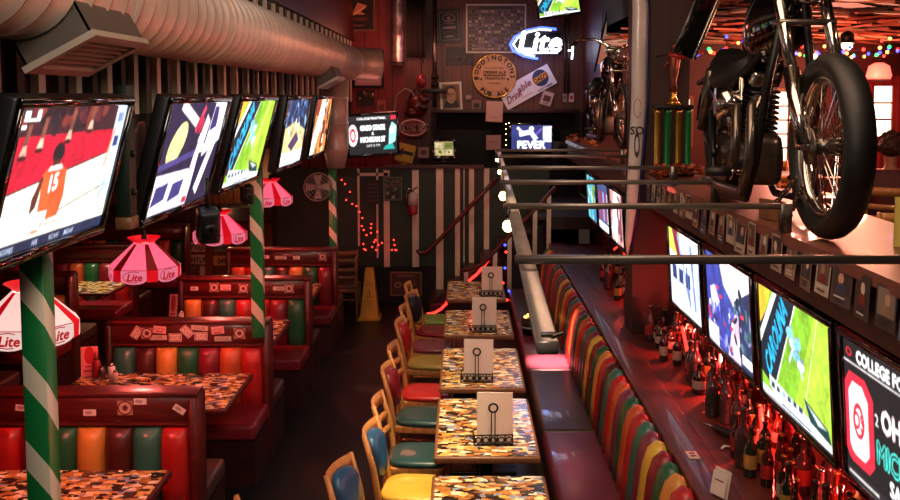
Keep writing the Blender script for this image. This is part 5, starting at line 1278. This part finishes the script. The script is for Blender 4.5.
# ================================================================ ON AND ABOVE THE COUNTER
def moto(label, body, loc, rz, scale):
    t = thing('motorcycle', label, 'motorcycle', loc, rz, None); t.scale = (scale,) * 3
    def wheel(x, R_, r, nm):
        m = mb('rubber'); m.torus((x, 0, R_), R_ - r * .78, r * .78, 'y', 64, 12, 1.32)
        w = m.build(nm, t)
        m = mb('chrome'); m.torus((x, 0, R_), R_ - 1.56 * r - .004, .022, 'y', 48, 8, 1.5); m.build('rim', w)
        m = mb('chrome')
        for k in range(36):
            a = 2 * PI * k / 36; b = a + (.28 if k % 2 else -.28); s = .03 if k % 4 < 2 else -.03
            m.cyl((x + .03 * math.cos(b), s, R_ + .03 * math.sin(b)), (x + (R_ - 1.7 * r) * math.cos(a), 0, R_ + (R_ - 1.7 * r) * math.sin(a)), .0028, n=5)
        m.build('spokes', w)
        m = mb('dark_chrome'); m.cyl((x, -.055, R_), (x, .055, R_), .032, n=14).cyl((x, -.075, R_), (x, -.068, R_), .07, n=20); m.build('hub', w)
    wheel(.80, .345, .055, 'front_tire'); wheel(-.72, .33, .065, 'rear_tire')
    for s in (-1, 1):
        m = mb('chrome'); m.cyl((.80, s * .09, .345), (.62, s * .09, .63), .032, n=14).cyl((.62, s * .09, .63), (.33, s * .09, 1.10), .024, n=14); m.build('fork_leg', t)
    m = mb('dark_chrome'); m.cyl((.80, -.1, .345), (.80, .1, .345), .014, n=10); m.build('axle', t)
    m = mb('dark_chrome'); m.rbox(.44, .53, -.115, .115, .81, .835, .01); m.build('lower_clamp', t); m = mb('dark_chrome'); m.rbox(.32, .42, -.13, .13, 1.02, 1.06, .01); m.build('upper_clamp', t)
    m = mb('chrome'); m.lathe([(.04, -.1), (.085, -.03), (.09, .03), (.07, .05)], 18, Matrix.Translation((.52, 0, .98)) @ Matrix.Rotation(PI / 2, 4, 'Y')); h = m.build('headlight', t)
    m = mb('glass_clear'); m.lathe([(.075, .045), (.05, .06), (.01, .066)], 18, Matrix.Translation((.52, 0, .98)) @ Matrix.Rotation(PI / 2, 4, 'Y')); m.build('lens', h)
    m = mb('chrome'); m.tube([(.12, -.40, 1.14), (.22, -.36, 1.17), (.32, -.2, 1.16), (.35, -.08, 1.08), (.35, .08, 1.08), (.32, .2, 1.16), (.22, .36, 1.17), (.12, .40, 1.14)], .014, 10); hb = m.build('handlebar', t)
    for s in (-1, 1): m = mb('rubber'); m.cyl((.12, s * .40, 1.14), (.02, s * .43, 1.12), .019, n=10); m.build('grip', hb)
    for s in (-1, 1):
        m = mb('black_metal'); m.tube([(.36, s * .03, .96), (.31, s * .09, .6), (.25, s * .12, .24), (.15, s * .13, .08), (-.3, s * .13, .06), (-.48, s * .13, .16), (-.52, s * .13, .46), (-.3, s * .1, .56), (.3, s * .04, .80)], .019, 8)
        m.tube([(-.46, s * .13, .24), (-.72, s * .12, .33)], .018, 8).tube([(-.5, s * .13, .52), (-.72, s * .12, .62), (-.9, s * .12, .6)], .016, 8); m.build('frame_tube', t)
        m = mb('dark_chrome'); m.cyl((-.70, s * .14, .36), (-.52, s * .14, .66), .028, n=12); m.build('shock_absorber', t)
    m = mb(body); rings = []; m.sm = True
    for x, w, z0, z1 in ((.36, .03, .84, .92), (.32, .08, .76, .98), (.2, .125, .70, 1.03), (.05, .13, .67, 1.01), (-.1, .1, .66, .9), (-.2, .04, .67, .78)):
        rings.append([(x, w * math.cos(2 * PI * k / 16), (z0 + z1) / 2 + (z1 - z0) / 2 * math.sin(2 * PI * k / 16)) for k in range(16)])
    m.loft(rings); tk = m.build('fuel_tank', t)
    m = mb('chrome'); m.cyl((.1, 0, 1.04), (.1, 0, 1.08), .035, n=14); m.build('filler_cap', tk)
    m = mb('rubber'); rings = []; m.sm = True
    for x, w, z0, z1 in ((-.16, .07, .62, .72), (-.25, .14, .57, .70), (-.42, .16, .54, .66), (-.58, .15, .56, .70), (-.66, .12, .60, .74), (-.7, .08, .64, .78)):
        rings.append([(x, w * math.copysign(abs(math.cos(2 * PI * k / 16)) ** .6, math.cos(2 * PI * k / 16)), (z0 + z1) / 2 + (z1 - z0) / 2 * math.copysign(abs(math.sin(2 * PI * k / 16)) ** .7, math.sin(2 * PI * k / 16))) for k in range(16)])
    m.loft(rings); m.build('saddle', t)
    m = mb(body); rings = []; m.sm = True
    for k in range(11):
        a = R(35 + 13 * k); 
        rings.append([(-.72 + .40 * math.cos(a), y, .33 + .37 * math.sin(a) - dz) for y, dz in ((-.09, .04), (-.05, 0), (.05, 0), (.09, .04), (.05, .012), (-.05, .012))])
    m.loft(rings); m.build('rear_fender', t)
    m = mb('dark_chrome'); m.rbox(-.42, .0, -.08, .08, .12, .36, .05, 3).cyl((-.18, -.11, .24), (-.18, .1, .24), .1, n=20).cyl((-.42, -.11, .26), (-.42, .1, .26), .08, n=18); eng = m.build('engine_case', t)
    for ang in (9, -26):
        m = mb('black_metal'); T = Matrix.Translation((-.17 + ang * .0035, 0, .34)) @ Matrix.Rotation(R(ang), 4, 'Y'); m.at(T)
        for k in range(9): m.rbox(-.075, .075, -.068, .068, .02 + k * .024, .034 + k * .024, .006, 1)
        m.cyl((0, 0, 0), (0, 0, .25), .055, n=12); cy = m.build('cylinder_barrel', eng)
        m = mb('chrome').at(T); m.rbox(-.07, .07, -.066, .066, .24, .32, .02, 2).cyl((.0, -.1, .0), (.0, -.1, .28), .01, n=8).cyl((.03, -.1, .0), (.03, -.1, .28), .01, n=8); m.build('rocker_cover', eng)
    m = mb('chrome'); m.cyl((-.14, -.2, .5), (-.14, -.1, .5), .07, n=20); m.build('air_cleaner', eng)
    for k, (z, x0) in enumerate(((.10, .27), (.15, .02))):
        m = mb('dark_chrome'); m.tube([(x0 - .16, -.08, .52 - .04 * k), (x0 - .02, -.14, .48), (x0 + .02, -.155, .25), (x0 - .10, -.155, z + .01), (-.2, -.155, z), (-.55 + .2 * k, -.155, z)], [.02, .021, .021, .022, .024, .02], 12); m.build('exhaust_pipe', t)
    for s in (-1, 1):
        m = mb('chrome'); m.cyl((.16, s * .12, .2), (.16, s * .26, .2), .012, n=8); m.build('foot_bar', t); m = mb('rubber'); m.cyl((.16, s * .2, .2), (.16, s * .31, .2), .022, n=10); m.build('foot_peg', t)
    m = mb('black_metal'); m.rbox(-.5, -.32, -.1, .1, .36, .53, .03); m.build('oil_tank', t)
    m = mb('black_metal'); m.cyl((-.1, .13, .16), (-.02, .3, .01), .012, n=8); m.build('kickstand', t)
    m = mb('fire_red'); m.rbox(-1.06, -1.0, -.05, .05, .52, .6, .02); m.build('tail_light', t)
    return t
moto('large black and chrome motorcycle standing on the bar counter with its front wheel towards us', 'gloss_black', (1.565, 4.87, 2.256), R(-92), 1.13)
moto('smaller-looking distant motorcycle on the counter beyond the white surfboard', 'gloss_black', (1.74, 11.2, 2.256), R(-88), 1.06)
# tie-down chains
for (a, b, l) in (((797, 178, 4.05), (766, 214, 4.3), 'dark tie-down chain running left from the fork to the counter edge'), ((803, 186, 4.0), (786, 222, 4.02), 'dark tie-down chain dropping straight from the fork to the counter')):
    P0 = atY(*a); P1 = atZ(b[0], b[1], 2.262); 
    t = thing('tie_down_chain', l, 'chain', P1); v = P0 - P1; n = 9
    m = mb('dark_chrome')
    for k in range(n):
        f0, f1 = k / n, (k + 1.25) / n; q0, q1 = v * f0, v * min(1, f1); dd = (q1 - q0); sd = Vector((0, 0, 1)).cross(dd).normalized() if k % 2 else dd.cross(Vector((0, 0, 1)).cross(dd)).normalized()
        w_ = .012; m.tube([q0 + sd * w_ * .4, q0 + dd * .25 + sd * w_, q0 + dd * .75 + sd * w_, q1 + sd * w_ * .4, q1 - sd * w_ * .4, q0 + dd * .75 - sd * w_, q0 + dd * .25 - sd * w_, q0 - sd * w_ * .4], .005, 5, True)
    m.build('links', t); m = mb('dark_chrome'); m.torus((0, 0, .018), .018, .006, 'x', 14, 6); m.build('eye_bolt', t)
# wood card box at the counter edge
p = atZ(770, 219, 2.262)
t = thing('small_plaque', 'small brown wooden plaque standing on the counter edge under the chain', 'plaque', (p.x + .01, p.y, 2.256), R(-70)); m = mb('maple_dark'); m.rbox(-.09, .09, -.01, .01, 0, .1, .004); m.build('board', t); m = mb('maple_dark'); m.rbox(-.05, .05, -.0, .05, 0, .012, .003); m.build('foot', t)
mat('floor_mark', '#3a3330', 0.6, var=0.6, scale=14)
# trophy
mat('copper', '#8a4a3a', 0.35, 0.8, var=0.2)
t = thing('trophy', 'tall trophy with green and gold columns on the counter by the red pillar', 'trophy', (1.585, 7.15, 2.256))
m = mb('black_metal'); m.rbox(-.15, .15, -.08, .08, 0, .05, .006).rbox(-.14, .14, -.07, .07, .50, .53, .006); m.build('base', t)
for i, x in enumerate((-.115, -.04, .04, .115)):
    m = mb('gold' if i % 2 == 0 else 'trophy_green'); m.lathe([(.03, .05), (.024, .08), (.024, .47), (.03, .50)], 14, Matrix.Translation((x, 0, 0))); m.build('column', t, label=('gold' if i % 2 == 0 else 'green') + ' column')
m = mb('gold'); m.lathe([(.06, .53), (.035, .56), (.02, .60), (.03, .63)], 16); m.build('pedestal', t)
m = mb('copper'); m.lathe([(.03, .63), (.02, .70), (.035, .77), (.05, .86), (.03, .92), (.018, .94)], 12).ball((0, 0, .965), .03, 10).tube([(.03, 0, .88), (.08, 0, .95), (.09, 0, 1.05)], .012, 6).tube([(-.03, 0, .88), (-.07, 0, .8)], .012, 6); m.build('figure', t)
m = mb('floor_mark')
for px, py, s, r in ((378, 343, .24, .4), (370, 389, .2, -.2), (352, 352, .12, .9)):
    p = atZ(px, py, .002); m.at(Matrix.Translation(p) @ Matrix.Rotation(r, 4, 'Z')); m.add([(-s, -s * .5, 0), (s * .9, -s * .6, 0), (s, s * .4, 0), (-s * .7, s * .55, 0)], [(0, 1, 2, 3)])
struct(m.build('floor_marking'))
# pale pennant behind the far motorcycle
P_ = [atY(px, py, 12.6) for px, py in ((609, 4), (627, 8), (627, 62), (597, 64))]; o_ = P_[3]
t = thing('pennant', 'pale slanted pennant lit brightly behind the distant motorcycle', 'pennant', o_); m = mb('paper'); m.add([p - o_ for p in P_] + [p - o_ + Vector((0, .015, 0)) for p in P_], [(0, 1, 2, 3), (7, 6, 5, 4), (0, 4, 5, 1), (1, 5, 6, 2), (2, 6, 7, 3), (3, 7, 4, 0)]); m.build('cloth', t); m = mb('black_metal'); m.cyl(P_[0] - o_, P_[3] - o_ - Vector((.03, 0, .1)), .014, n=8); m.build('staff', t)
# leaf garlands
def garland(label, pts, n, spread):
    o = Vector(pts[0]); t = thing('leaf_garland', label, 'garland', o); m = mb('leaf')
    for k in range(n):
        f = rr.random() * (len(pts) - 1); i = min(int(f), len(pts) - 2); p = Vector(pts[i]).lerp(Vector(pts[i + 1]), f - i) - o + Vector((rr.uniform(-1, 1), rr.uniform(-1, 1), rr.uniform(-.2, 1))) * spread
        m.at(Matrix.Translation(p) @ Matrix.Rotation(rr.uniform(0, 6), 4, 'Z') @ Matrix.Rotation(rr.uniform(-1, 1), 4, 'X')); s = rr.uniform(.02, .04); m.add([(0, 0, 0), (s, s * .8, .3 * s), (2 * s, 0, 0), (s, -s * .8, .3 * s)], [(0, 1, 2, 3)])
    m.build('leaves', t)['kind'] = 'stuff'; m = mb('maple_dark'); m.tube([Vector(p) - o for p in pts], .006, 5); m.build('vine', t)
garland('orange autumn leaf garland around the foot of the trophy', [(1.42, 6.75, 2.27), (1.46, 7.0, 2.29), (1.6, 7.02, 2.29), (1.78, 6.98, 2.28)], 140, .05)
garland('orange autumn leaf garland at the far end of the counter', [(1.43, 12.6, 2.3), (1.45, 12.0, 2.28), (1.5, 11.2, 2.28), (1.5, 10.6, 2.28)], 110, .05)
# surfboard
t = thing('surfboard', 'white surfboard hung edge-on beside the red pillar with dark blue rail', 'surfboard', (1.285, 7.31, 1.62))
m = mb('surf_white'); rings = []; m.sm = True
for f, w, tk in ((0, .01, .01), (.04, .06, .02), (.15, .1, .03), (.4, .125, .035), (.65, .125, .035), (.9, .09, .03), (1.0, .02, .015)):
    z = f * 2.9; xo = .075 * math.sin(f * 3) ; rings.append([(xo + w * .46 * math.cos(2 * PI * k / 20), tk * math.sin(2 * PI * k / 20), z) for k in range(20)])
m.loft(rings); sb = m.build('deck', t)
m = mb('surf_blue'); m.tube([(.075 * math.sin(f * 3) + w * .46 + .004, 0, f * 2.9) for f, w, _ in ((.02, .04, 0), (.15, .1, 0), (.4, .125, 0), (.65, .125, 0), (.9, .09, 0), (.98, .03, 0))], .02, 8); m.build('rail_stripe', t, label='dark blue rail')
a = Art(.09, .5, '#cfc4bd', .0006); a.v, a.f, a.c = [], [], []
for q in range(14):
    b0, b1 = R(q * 24), R((q + 1) * 24); a.line(.45 + .32 * math.cos(b0), .78 + .14 * math.sin(b0), .45 + .32 * math.cos(b1), .78 + .14 * math.sin(b1), .05, '#a83a30')
a.build('printed_ring', t, loc=(.06, -.0365, 1.0)); a = Art(.09, .5, '#cfc4bd', .0006); a.v, a.f, a.c = [], [], []; a.text('SO', .45, .44, .12, '#3a2a38', bold=.03); a.ell(.45, .22, .24, .2, '#3a2a38'); a.ell(.45, .22, .14, .12, '#cfc4bd'); a.line(.3, .5, .6, .38, .06, '#3a2a38')
a.build('printed_mark', t, loc=(.06, -.037, 1.0))
m = mb('black_metal'); m.cyl((.05, .03, 1.5), (.085, .065, 1.5), .01, n=6); m.build('hanger', t)
# slanted dark board with silver edge hanging right of the pillar
t = thing('slanted_board', 'dark slanted board with silver edging hanging right of the pillar', 'board', atY(705, 20, 6.6)); t.rotation_euler = (0, R(22), 0)
m = mb('gloss_black'); m.rbox(-.12, .02, 0, .03, -.28, .35, .006); m.build('panel', t); m = mb('chrome'); m.rbox(.02, .045, -.01, .03, -.28, .35, .004); m.build('edging', t); m = mb('black_metal'); m.cyl((0, .01, .35), (0, .01, 1.5), .004, n=6); m.build('wire', t)
t = thing('hanging_tinsel', 'short red tinsel rope tied across behind the trophy', 'tinsel', atY(672, 57, 6.9)); m = mb('neon_red' if False else 'vinyl_red'); m.tube([(-.02, 0, .02), (.06, 0, .0), (.14, 0, .01), (.22, 0, .04)], .016, 6); m.build('rope', t); m = mb('black_metal'); m.cyl((-.02, 0, .02), (-.02, .45, .02), .005, n=5); m.build('hook', t)
# yellow menu on the counter
t = thing('yellow_menu', 'bright yellow menu standing upright on the counter at the right edge', 'menu', (1.80, 3.74, 2.256), R(-15)); a = Art(.16, .2, '#e8d060'); a.rect(.04, .03, .96, .97, '#ecd668'); a.build('cover', t, loc=(0, -.0125, .101)); m = mb('sign_yellow'); m.rbox(-.08, .08, -.011, .0, 0, .2, .002, 1).box(-.05, .05, 0, .05, 0, .006); m.build('board', t)

# ================================================================ UPPER ROOM
def window(n, x0, x1, z0, z1, Y=12.99, nx=2, nz=3, frame='maple_dark'):
    t = mb(frame); t.box(x0 - .05, x1 + .05, Y - .05, Y + .005, z0 - .05, z0).box(x0 - .05, x1 + .05, Y - .05, Y + .005, z1, z1 + .05).box(x0 - .05, x0, Y - .05, Y + .005, z0, z1).box(x1, x1 + .05, Y - .05, Y + .005, z0, z1)
    for i in range(1, nx): x = x0 + (x1 - x0) * i / nx; t.box(x - .012, x + .012, Y - .04, Y, z0, z1)
    for i in range(1, nz): z = z0 + (z1 - z0) * i / nz; t.box(x0, x1, Y - .04, Y, z - .012, z + .012)
    t.use('window_light').box(x0, x1, Y - .01, Y - .005, z0, z1)
    struct(t.build('window_%d' % n))
window(1, 4.15, 4.75, 1.95, 2.9, nx=2, nz=5)
window(2, 5.6, 5.85, 2.3, 2.98, nx=1, nz=3, frame='panel_red')
window(3, 2.75, 3.1, 2.2, 2.8, nx=1, nz=2)
d_ = mb('panel_red'); d_.box(5.4, 5.55, 12.9, 12.99, 1.3, 3.1).box(5.9, 6.6, 12.9, 12.99, 1.3, 3.1).box(5.4, 6.6, 12.88, 12.99, 3.03, 3.12).box(5.5, 5.95, 12.94, 12.99, 1.3, 2.2); struct(d_.build('door_1'))
t = thing('red_lantern', 'glowing red lantern hanging above the red door at the right', 'lantern', atY(879, 71, 11.8)); m = mb('lantern_red'); m.lathe([(.13, -.1), (.15, -.06), (.12, .06), (.05, .1)], 16); m.build('shade', t); m = mb('black_metal'); m.lathe([(.16, -.11), (.16, -.1)], 16).cyl((0, 0, .1), (0, 0, .4), .006, n=6); m.build('cord', t)
for px, py, Y, l in ((812, 56, 11.5, 'bright round spotlight under the boarded ceiling behind the motorcycle fork'), (847, 45, 10.5, 'bright spotlight under the boarded ceiling right of the tire top')):
    p = atY(px, py, Y); t = thing('ceiling_spotlight', l, 'spotlight', p); m = mb('bulb_warm'); m.ball((0, 0, 0), .06, 12); m.build('bulb', t); m = mb('black_metal'); m.lathe([(.075, .02), (.07, .12), (.02, .16)], 14).cyl((0, 0, .16), (0, 0, 3.6 - p.z), .01, n=6); m.build('housing', t)
for i, (z, y, x0, x1, l) in enumerate(((3.36, 9.5, 2.05, 5.6, 'string of coloured fairy lights sagging across the upper room, nearer one'), (3.42, 11.6, 2.1, 6.6, 'string of coloured fairy lights sagging across the upper room, farther one'), (3.3, 7.6, 2.1, 4.8, 'string of coloured fairy lights near the ceiling at the top right'))):
    n = 42; light_string(l, [Vector((x0 + (x1 - x0) * k / (n - 1), y + .25 * math.sin(k * 1.3), z - .10 * abs(math.sin(k * PI / 10)) + rr.uniform(-.04, .04))) for k in range(n)], ['bulb_blue', 'bulb_red', 'bulb_amber', 'bulb_blue', 'bulb_green', 'bulb_amber', 'bulb_red'], .019 if i < 2 else .014)
for (x, y, l) in ((2.62, 7.75, 'square wooden table on the upper floor behind the motorcycle'), (3.55, 9.6, 'wooden table on the upper floor below the bright window')):
    t = thing('pub_table', l, 'table', (x, y, 1.3)); m = mb('counter_top'); m.rbox(-.4, .4, -.4, .4, .72, .76, .01); m.build('table_top', t); m = mb('black_metal'); m.cyl((0, 0, .03), (0, 0, .72), .04).rbox(-.25, .25, -.25, .25, 0, .03, .01); m.build('pedestal', t)
for (x, y, rz, l) in ((2.72, 6.15, PI * .55, 'orange wooden chair beyond the counter at the right edge'), (2.3, 8.7, -PI * .45, 'wooden chair seen through the motorcycle frame'), (3.05, 8.35, -PI * .5, 'wooden chair at the upper table behind the front wheel'), (3.45, 10.3, -PI * .5, 'wooden chair below the bright window')):
    t = make_chair(None, 'vinyl_maroon')(l, x, y, rz); t.location.z = 1.3; t['group'] = 'wooden chairs on the upper floor'

# person seated beyond the counter, seen from behind
def skinned(name, parent, pts, edges, matname, sub=2):
    me = bpy.data.meshes.new(name); me.from_pydata([p[:3] for p in pts], edges, [])
    o = bpy.data.objects.new(name, me); C.objects.link(o); o.parent = parent
    s = o.modifiers.new('skin', 'SKIN'); s.use_smooth_shade = True
    me.skin_vertices.new() if not me.skin_vertices else None
    for v, p in zip(me.skin_vertices[0].data, pts): v.radius = p[3] if isinstance(p[3], tuple) else (p[3], p[3])
    me.skin_vertices[0].data[0].use_root = True
    ss = o.modifiers.new('sub', 'SUBSURF'); ss.levels = sub; ss.render_levels = sub
    me.materials.append(M[matname]); return o
pe = thing('person', 'seated person with short brown hair and dark red jacket, seen from behind', 'person', (3.53, 7.8, 1.3), R(-25)); pe.scale = (.92, .92, .92)
# x right, y forward (away from us), z up
body = [(0, 0, .50, .15), (0, .02, .62, .14), (0, .03, .78, (.17, .12)), (0, .04, .93, (.17, .11)), (0, .04, 1.02, .06), (0, .05, 1.09, .05), (0, .07, 1.17, .085), (0, .075, 1.24, .095), (0, .07, 1.30, .06),
        (-.19, .03, .96, .06), (-.25, .08, .74, .05), (-.20, .30, .68, .04), (-.16, .37, .69, .032), (.19, .03, .96, .06), (.25, .08, .74, .05), (.20, .30, .68, .04), (.16, .37, .69, .032),
        (-.1, .06, .50, .09), (-.14, .42, .50, .075), (-.14, .46, .1, .05), (-.14, .56, .05, .04), (.1, .06, .50, .09), (.14, .42, .50, .075), (.14, .46, .1, .05), (.14, .56, .05, .04)]
be = [(0, 1), (1, 2), (2, 3), (3, 4), (4, 5), (5, 6), (6, 7), (7, 8), (3, 9), (9, 10), (10, 11), (11, 12), (3, 13), (13, 14), (14, 15), (15, 16), (0, 17), (17, 18), (18, 19), (19, 20), (0, 21), (21, 22), (22, 23), (23, 24)]
skinned('body', pe, body, be, 'skin')
jk = [(0, 0, .50, (.19, .16)), (0, .02, .62, (.19, .155)), (0, .03, .78, (.21, .145)), (0, .04, .93, (.2, .13)), (0, .04, 1.03, .085), (-.2, .03, .96, .08), (-.26, .08, .74, .068), (-.21, .27, .68, .055), (.2, .03, .96, .08), (.26, .08, .74, .068), (.21, .27, .68, .055)]
skinned('jacket', pe, jk, [(0, 1), (1, 2), (2, 3), (3, 4), (3, 5), (5, 6), (6, 7), (3, 8), (8, 9), (9, 10)], 'jacket')
tr = [(0, .02, .50, .15), (-.1, .08, .50, .105), (-.14, .42, .50, .09), (-.14, .46, .12, .065), (.1, .08, .50, .105), (.14, .42, .50, .09), (.14, .46, .12, .065)]
skinned('trousers', pe, tr, [(0, 1), (1, 2), (2, 3), (0, 4), (4, 5), (5, 6)], 'denim')
m = mb('hair'); m.ball((0, .05, 1.25), .115, 16, (.95, 1.0, 1.05))
for k in range(40): a, b = rr.uniform(0, 2 * PI), rr.uniform(-.6, 1.4); m.ball((.1 * math.cos(a) * math.cos(b), .045 + .1 * math.sin(a) * math.cos(b) * .95, 1.25 + .11 * math.sin(b)), rr.uniform(.022, .035), 7)
m.build('hair', pe)
m = mb('skin'); 
for s in (-1, 1): m.ball((s * .1, .08, 1.2), .025, 8, (.5, .9, 1.3))
m.ball((0, .175, 1.19), .018, 8, (1, 1, 1.4)); m.build('face_features', pe)
for s in (-1, 1):
    m = mb('skin'); 
    for k in range(4): m.tube([(s * (.145 + .018 * k - .027), .39, .69), (s * (.14 + .018 * k - .027), .44 + .01 * (1.5 - abs(k - 1.5)), .695), (s * (.138 + .018 * k - .027), .465 + .01 * (1.5 - abs(k - 1.5)), .675)], [.010, .009, .007], 6)
    m.tube([(s * .135, .37, .69), (s * .105, .40, .69), (s * .10, .43, .685)], [.011, .010, .008], 6); m.build('hand_fingers', pe)
t = make_chair(None, 'vinyl_maroon')('chair carrying the seated person in the dark red jacket', 3.50, 7.74, R(65)); t.location.z = 1.3; t['group'] = 'wooden chairs on the upper floor'

# ================================================================ LIGHT
def spot(loc, target, e, col, ang=60, blend=.6, r=.06):
    l = bpy.data.lights.new('spot', 'SPOT'); l.energy = e; l.color = col; l.spot_size = R(ang); l.spot_blend = blend; l.shadow_soft_size = r
    o = bpy.data.objects.new('spot', l); C.objects.link(o); o.location = loc; v = Vector(target) - Vector(loc); o.rotation_euler = v.to_track_quat('-Z', 'Y').to_euler(); return o
def area(loc, target, e, col, sx, sy):
    l = bpy.data.lights.new('area', 'AREA'); l.energy = e; l.color = col; l.shape = 'RECTANGLE'; l.size = sx; l.size_y = sy
    o = bpy.data.objects.new('area', l); C.objects.link(o); o.location = loc; v = Vector(target) - Vector(loc); o.rotation_euler = v.to_track_quat('-Z', 'Y').to_euler(); return o
def point(loc, e, col, r=.1):
    l = bpy.data.lights.new('point', 'POINT'); l.energy = e; l.color = col; l.shadow_soft_size = r
    o = bpy.data.objects.new('point', l); C.objects.link(o); o.location = loc; return o
W = bpy.data.worlds.new('world'); SC.world = W; W.use_nodes = True
W.node_tree.nodes['Background'].inputs[0].default_value = (1.0, .55, .42, 1); W.node_tree.nodes['Background'].inputs[1].default_value = 0.03
warm = (1, .72, .42)
for i, (f, b) in enumerate(TB):
    spot((-.1, (f + b) / 2 - .2, 4.4), (.0, (f + b) / 2, .76), (900, 800, 560, 200, 130)[i], warm, 26, .7)
spot((.2, 5.2, 4.5), (-.45, 5.9, .5), 260, warm, 30, .8)
spot((.6, 7.2, 4.4), (.80, 8.36, .48), 12000, (1, .62, .5), 7.5, .7)
area((.7, 4.5, 4.5), (0.6, 6.5, 0), 80, (1, .62, .42), 1.5, 4)
area((-.2, 1.2, 3.9), (-1.5, 4.0, 3.2), 42, (1, .84, .7), .8, .8)
area((-.4, 6.0, 4.5), (-1.4, 7.0, 3.2), 19, (1, .82, .76), .6, 3)
point((-2.2, 6.0, 2.5), 10, (1, .3, .2), .3); point((-2.0, 9.5, 2.5), 8, (1, .3, .2), .3)
spot((-4.2, 10.2, 2.7), (-4.1, 10.3, .76), 220, (1, .8, .5), 50, .6)
point((-2.9, 13.2, 1.7), 5, (1, .6, .3), .1)
for y in (3.9, 4.9, 5.9, 6.7): point((1.64, y, 1.2), 24, (1, .06, .04), .03)
point((1.6, 8.6, 1.25), 10, (1, .06, .04), .03)
point((-.9, 14.3, 3.6), 18, (1, .25, .15), .2); point((0.6, 13.6, 3.2), 8, (1, .5, .4), .2); point((1.1, 14.3, 3.4), 5, (.3, .4, 1), .1)
spot((1.4, 3.0, 4.3), (1.5, 4.9, 2.4), 30, (1, .75, .5), 60, .6); spot((2.9, 3.4, 3.5), (1.7, 4.6, 2.3), 20, (1, .55, .38), 60, .6)
spot((1.6, 9.4, 4.3), (1.7, 11.0, 2.4), 120, (1, .8, .55), 50, .6)
point((3.2, 9.0, 3.1), 110, (1, .3, .2), .2); point((4.6, 11.2, 3.0), 170, (1, .3, .18), .2); point((2.8, 6.3, 3.1), 22, (1, .5, .3), .2)
point((.2, 12.0, 1.6), 4, (1, .12, .08), .1); point((-1.0, 12.3, 2.6), 4, (1, .3, .25), .2)
spot((-.2, 11.0, 3.9), (.1, 13.0, 1.3), 60, (1, .75, .6), 40, .7)

spot((-.2, 12.2, 4.4), (.5, 15, 3.0), 110, (1, .7, .5), 50, .8)  # added spot without a fixture, brightens the round sign and back wall
point((1.15, 14.6, 3.45), 2, (.25, .35, 1), .05)  # added blue light that makes a halo round the neon sign
for y in (5.0, 6.9): area((-2.0, y, 2.7), (-2.1, y + .4, .8), 7, (1, .22, .16), .6, .6)  # added red fill over the booths, no lamp hangs here
spot((1.2, 10.2, 3.4), tuple(P_[1]), 120, (1, .75, .62), 25, .6)
point((-3.3, 13.1, 1.25), 10, (1, .6, .3), .05)  # small added light without a fixture, brightens the plates on the amber wall
spot((2.4, 4.4, 3.3), (2.7, 6.2, 2.0), 40, (1, .6, .35), 40, .6)  # added spot without a fixture, lights the orange chair beyond the counter
SC.view_settings.view_transform = 'Standard'
SC.view_settings.look = 'None'
SC.view_settings.exposure = 0
SC.cycles.use_denoising = True
SC.cycles.sample_clamp_indirect = 4
SC.cycles.max_bounces = 6
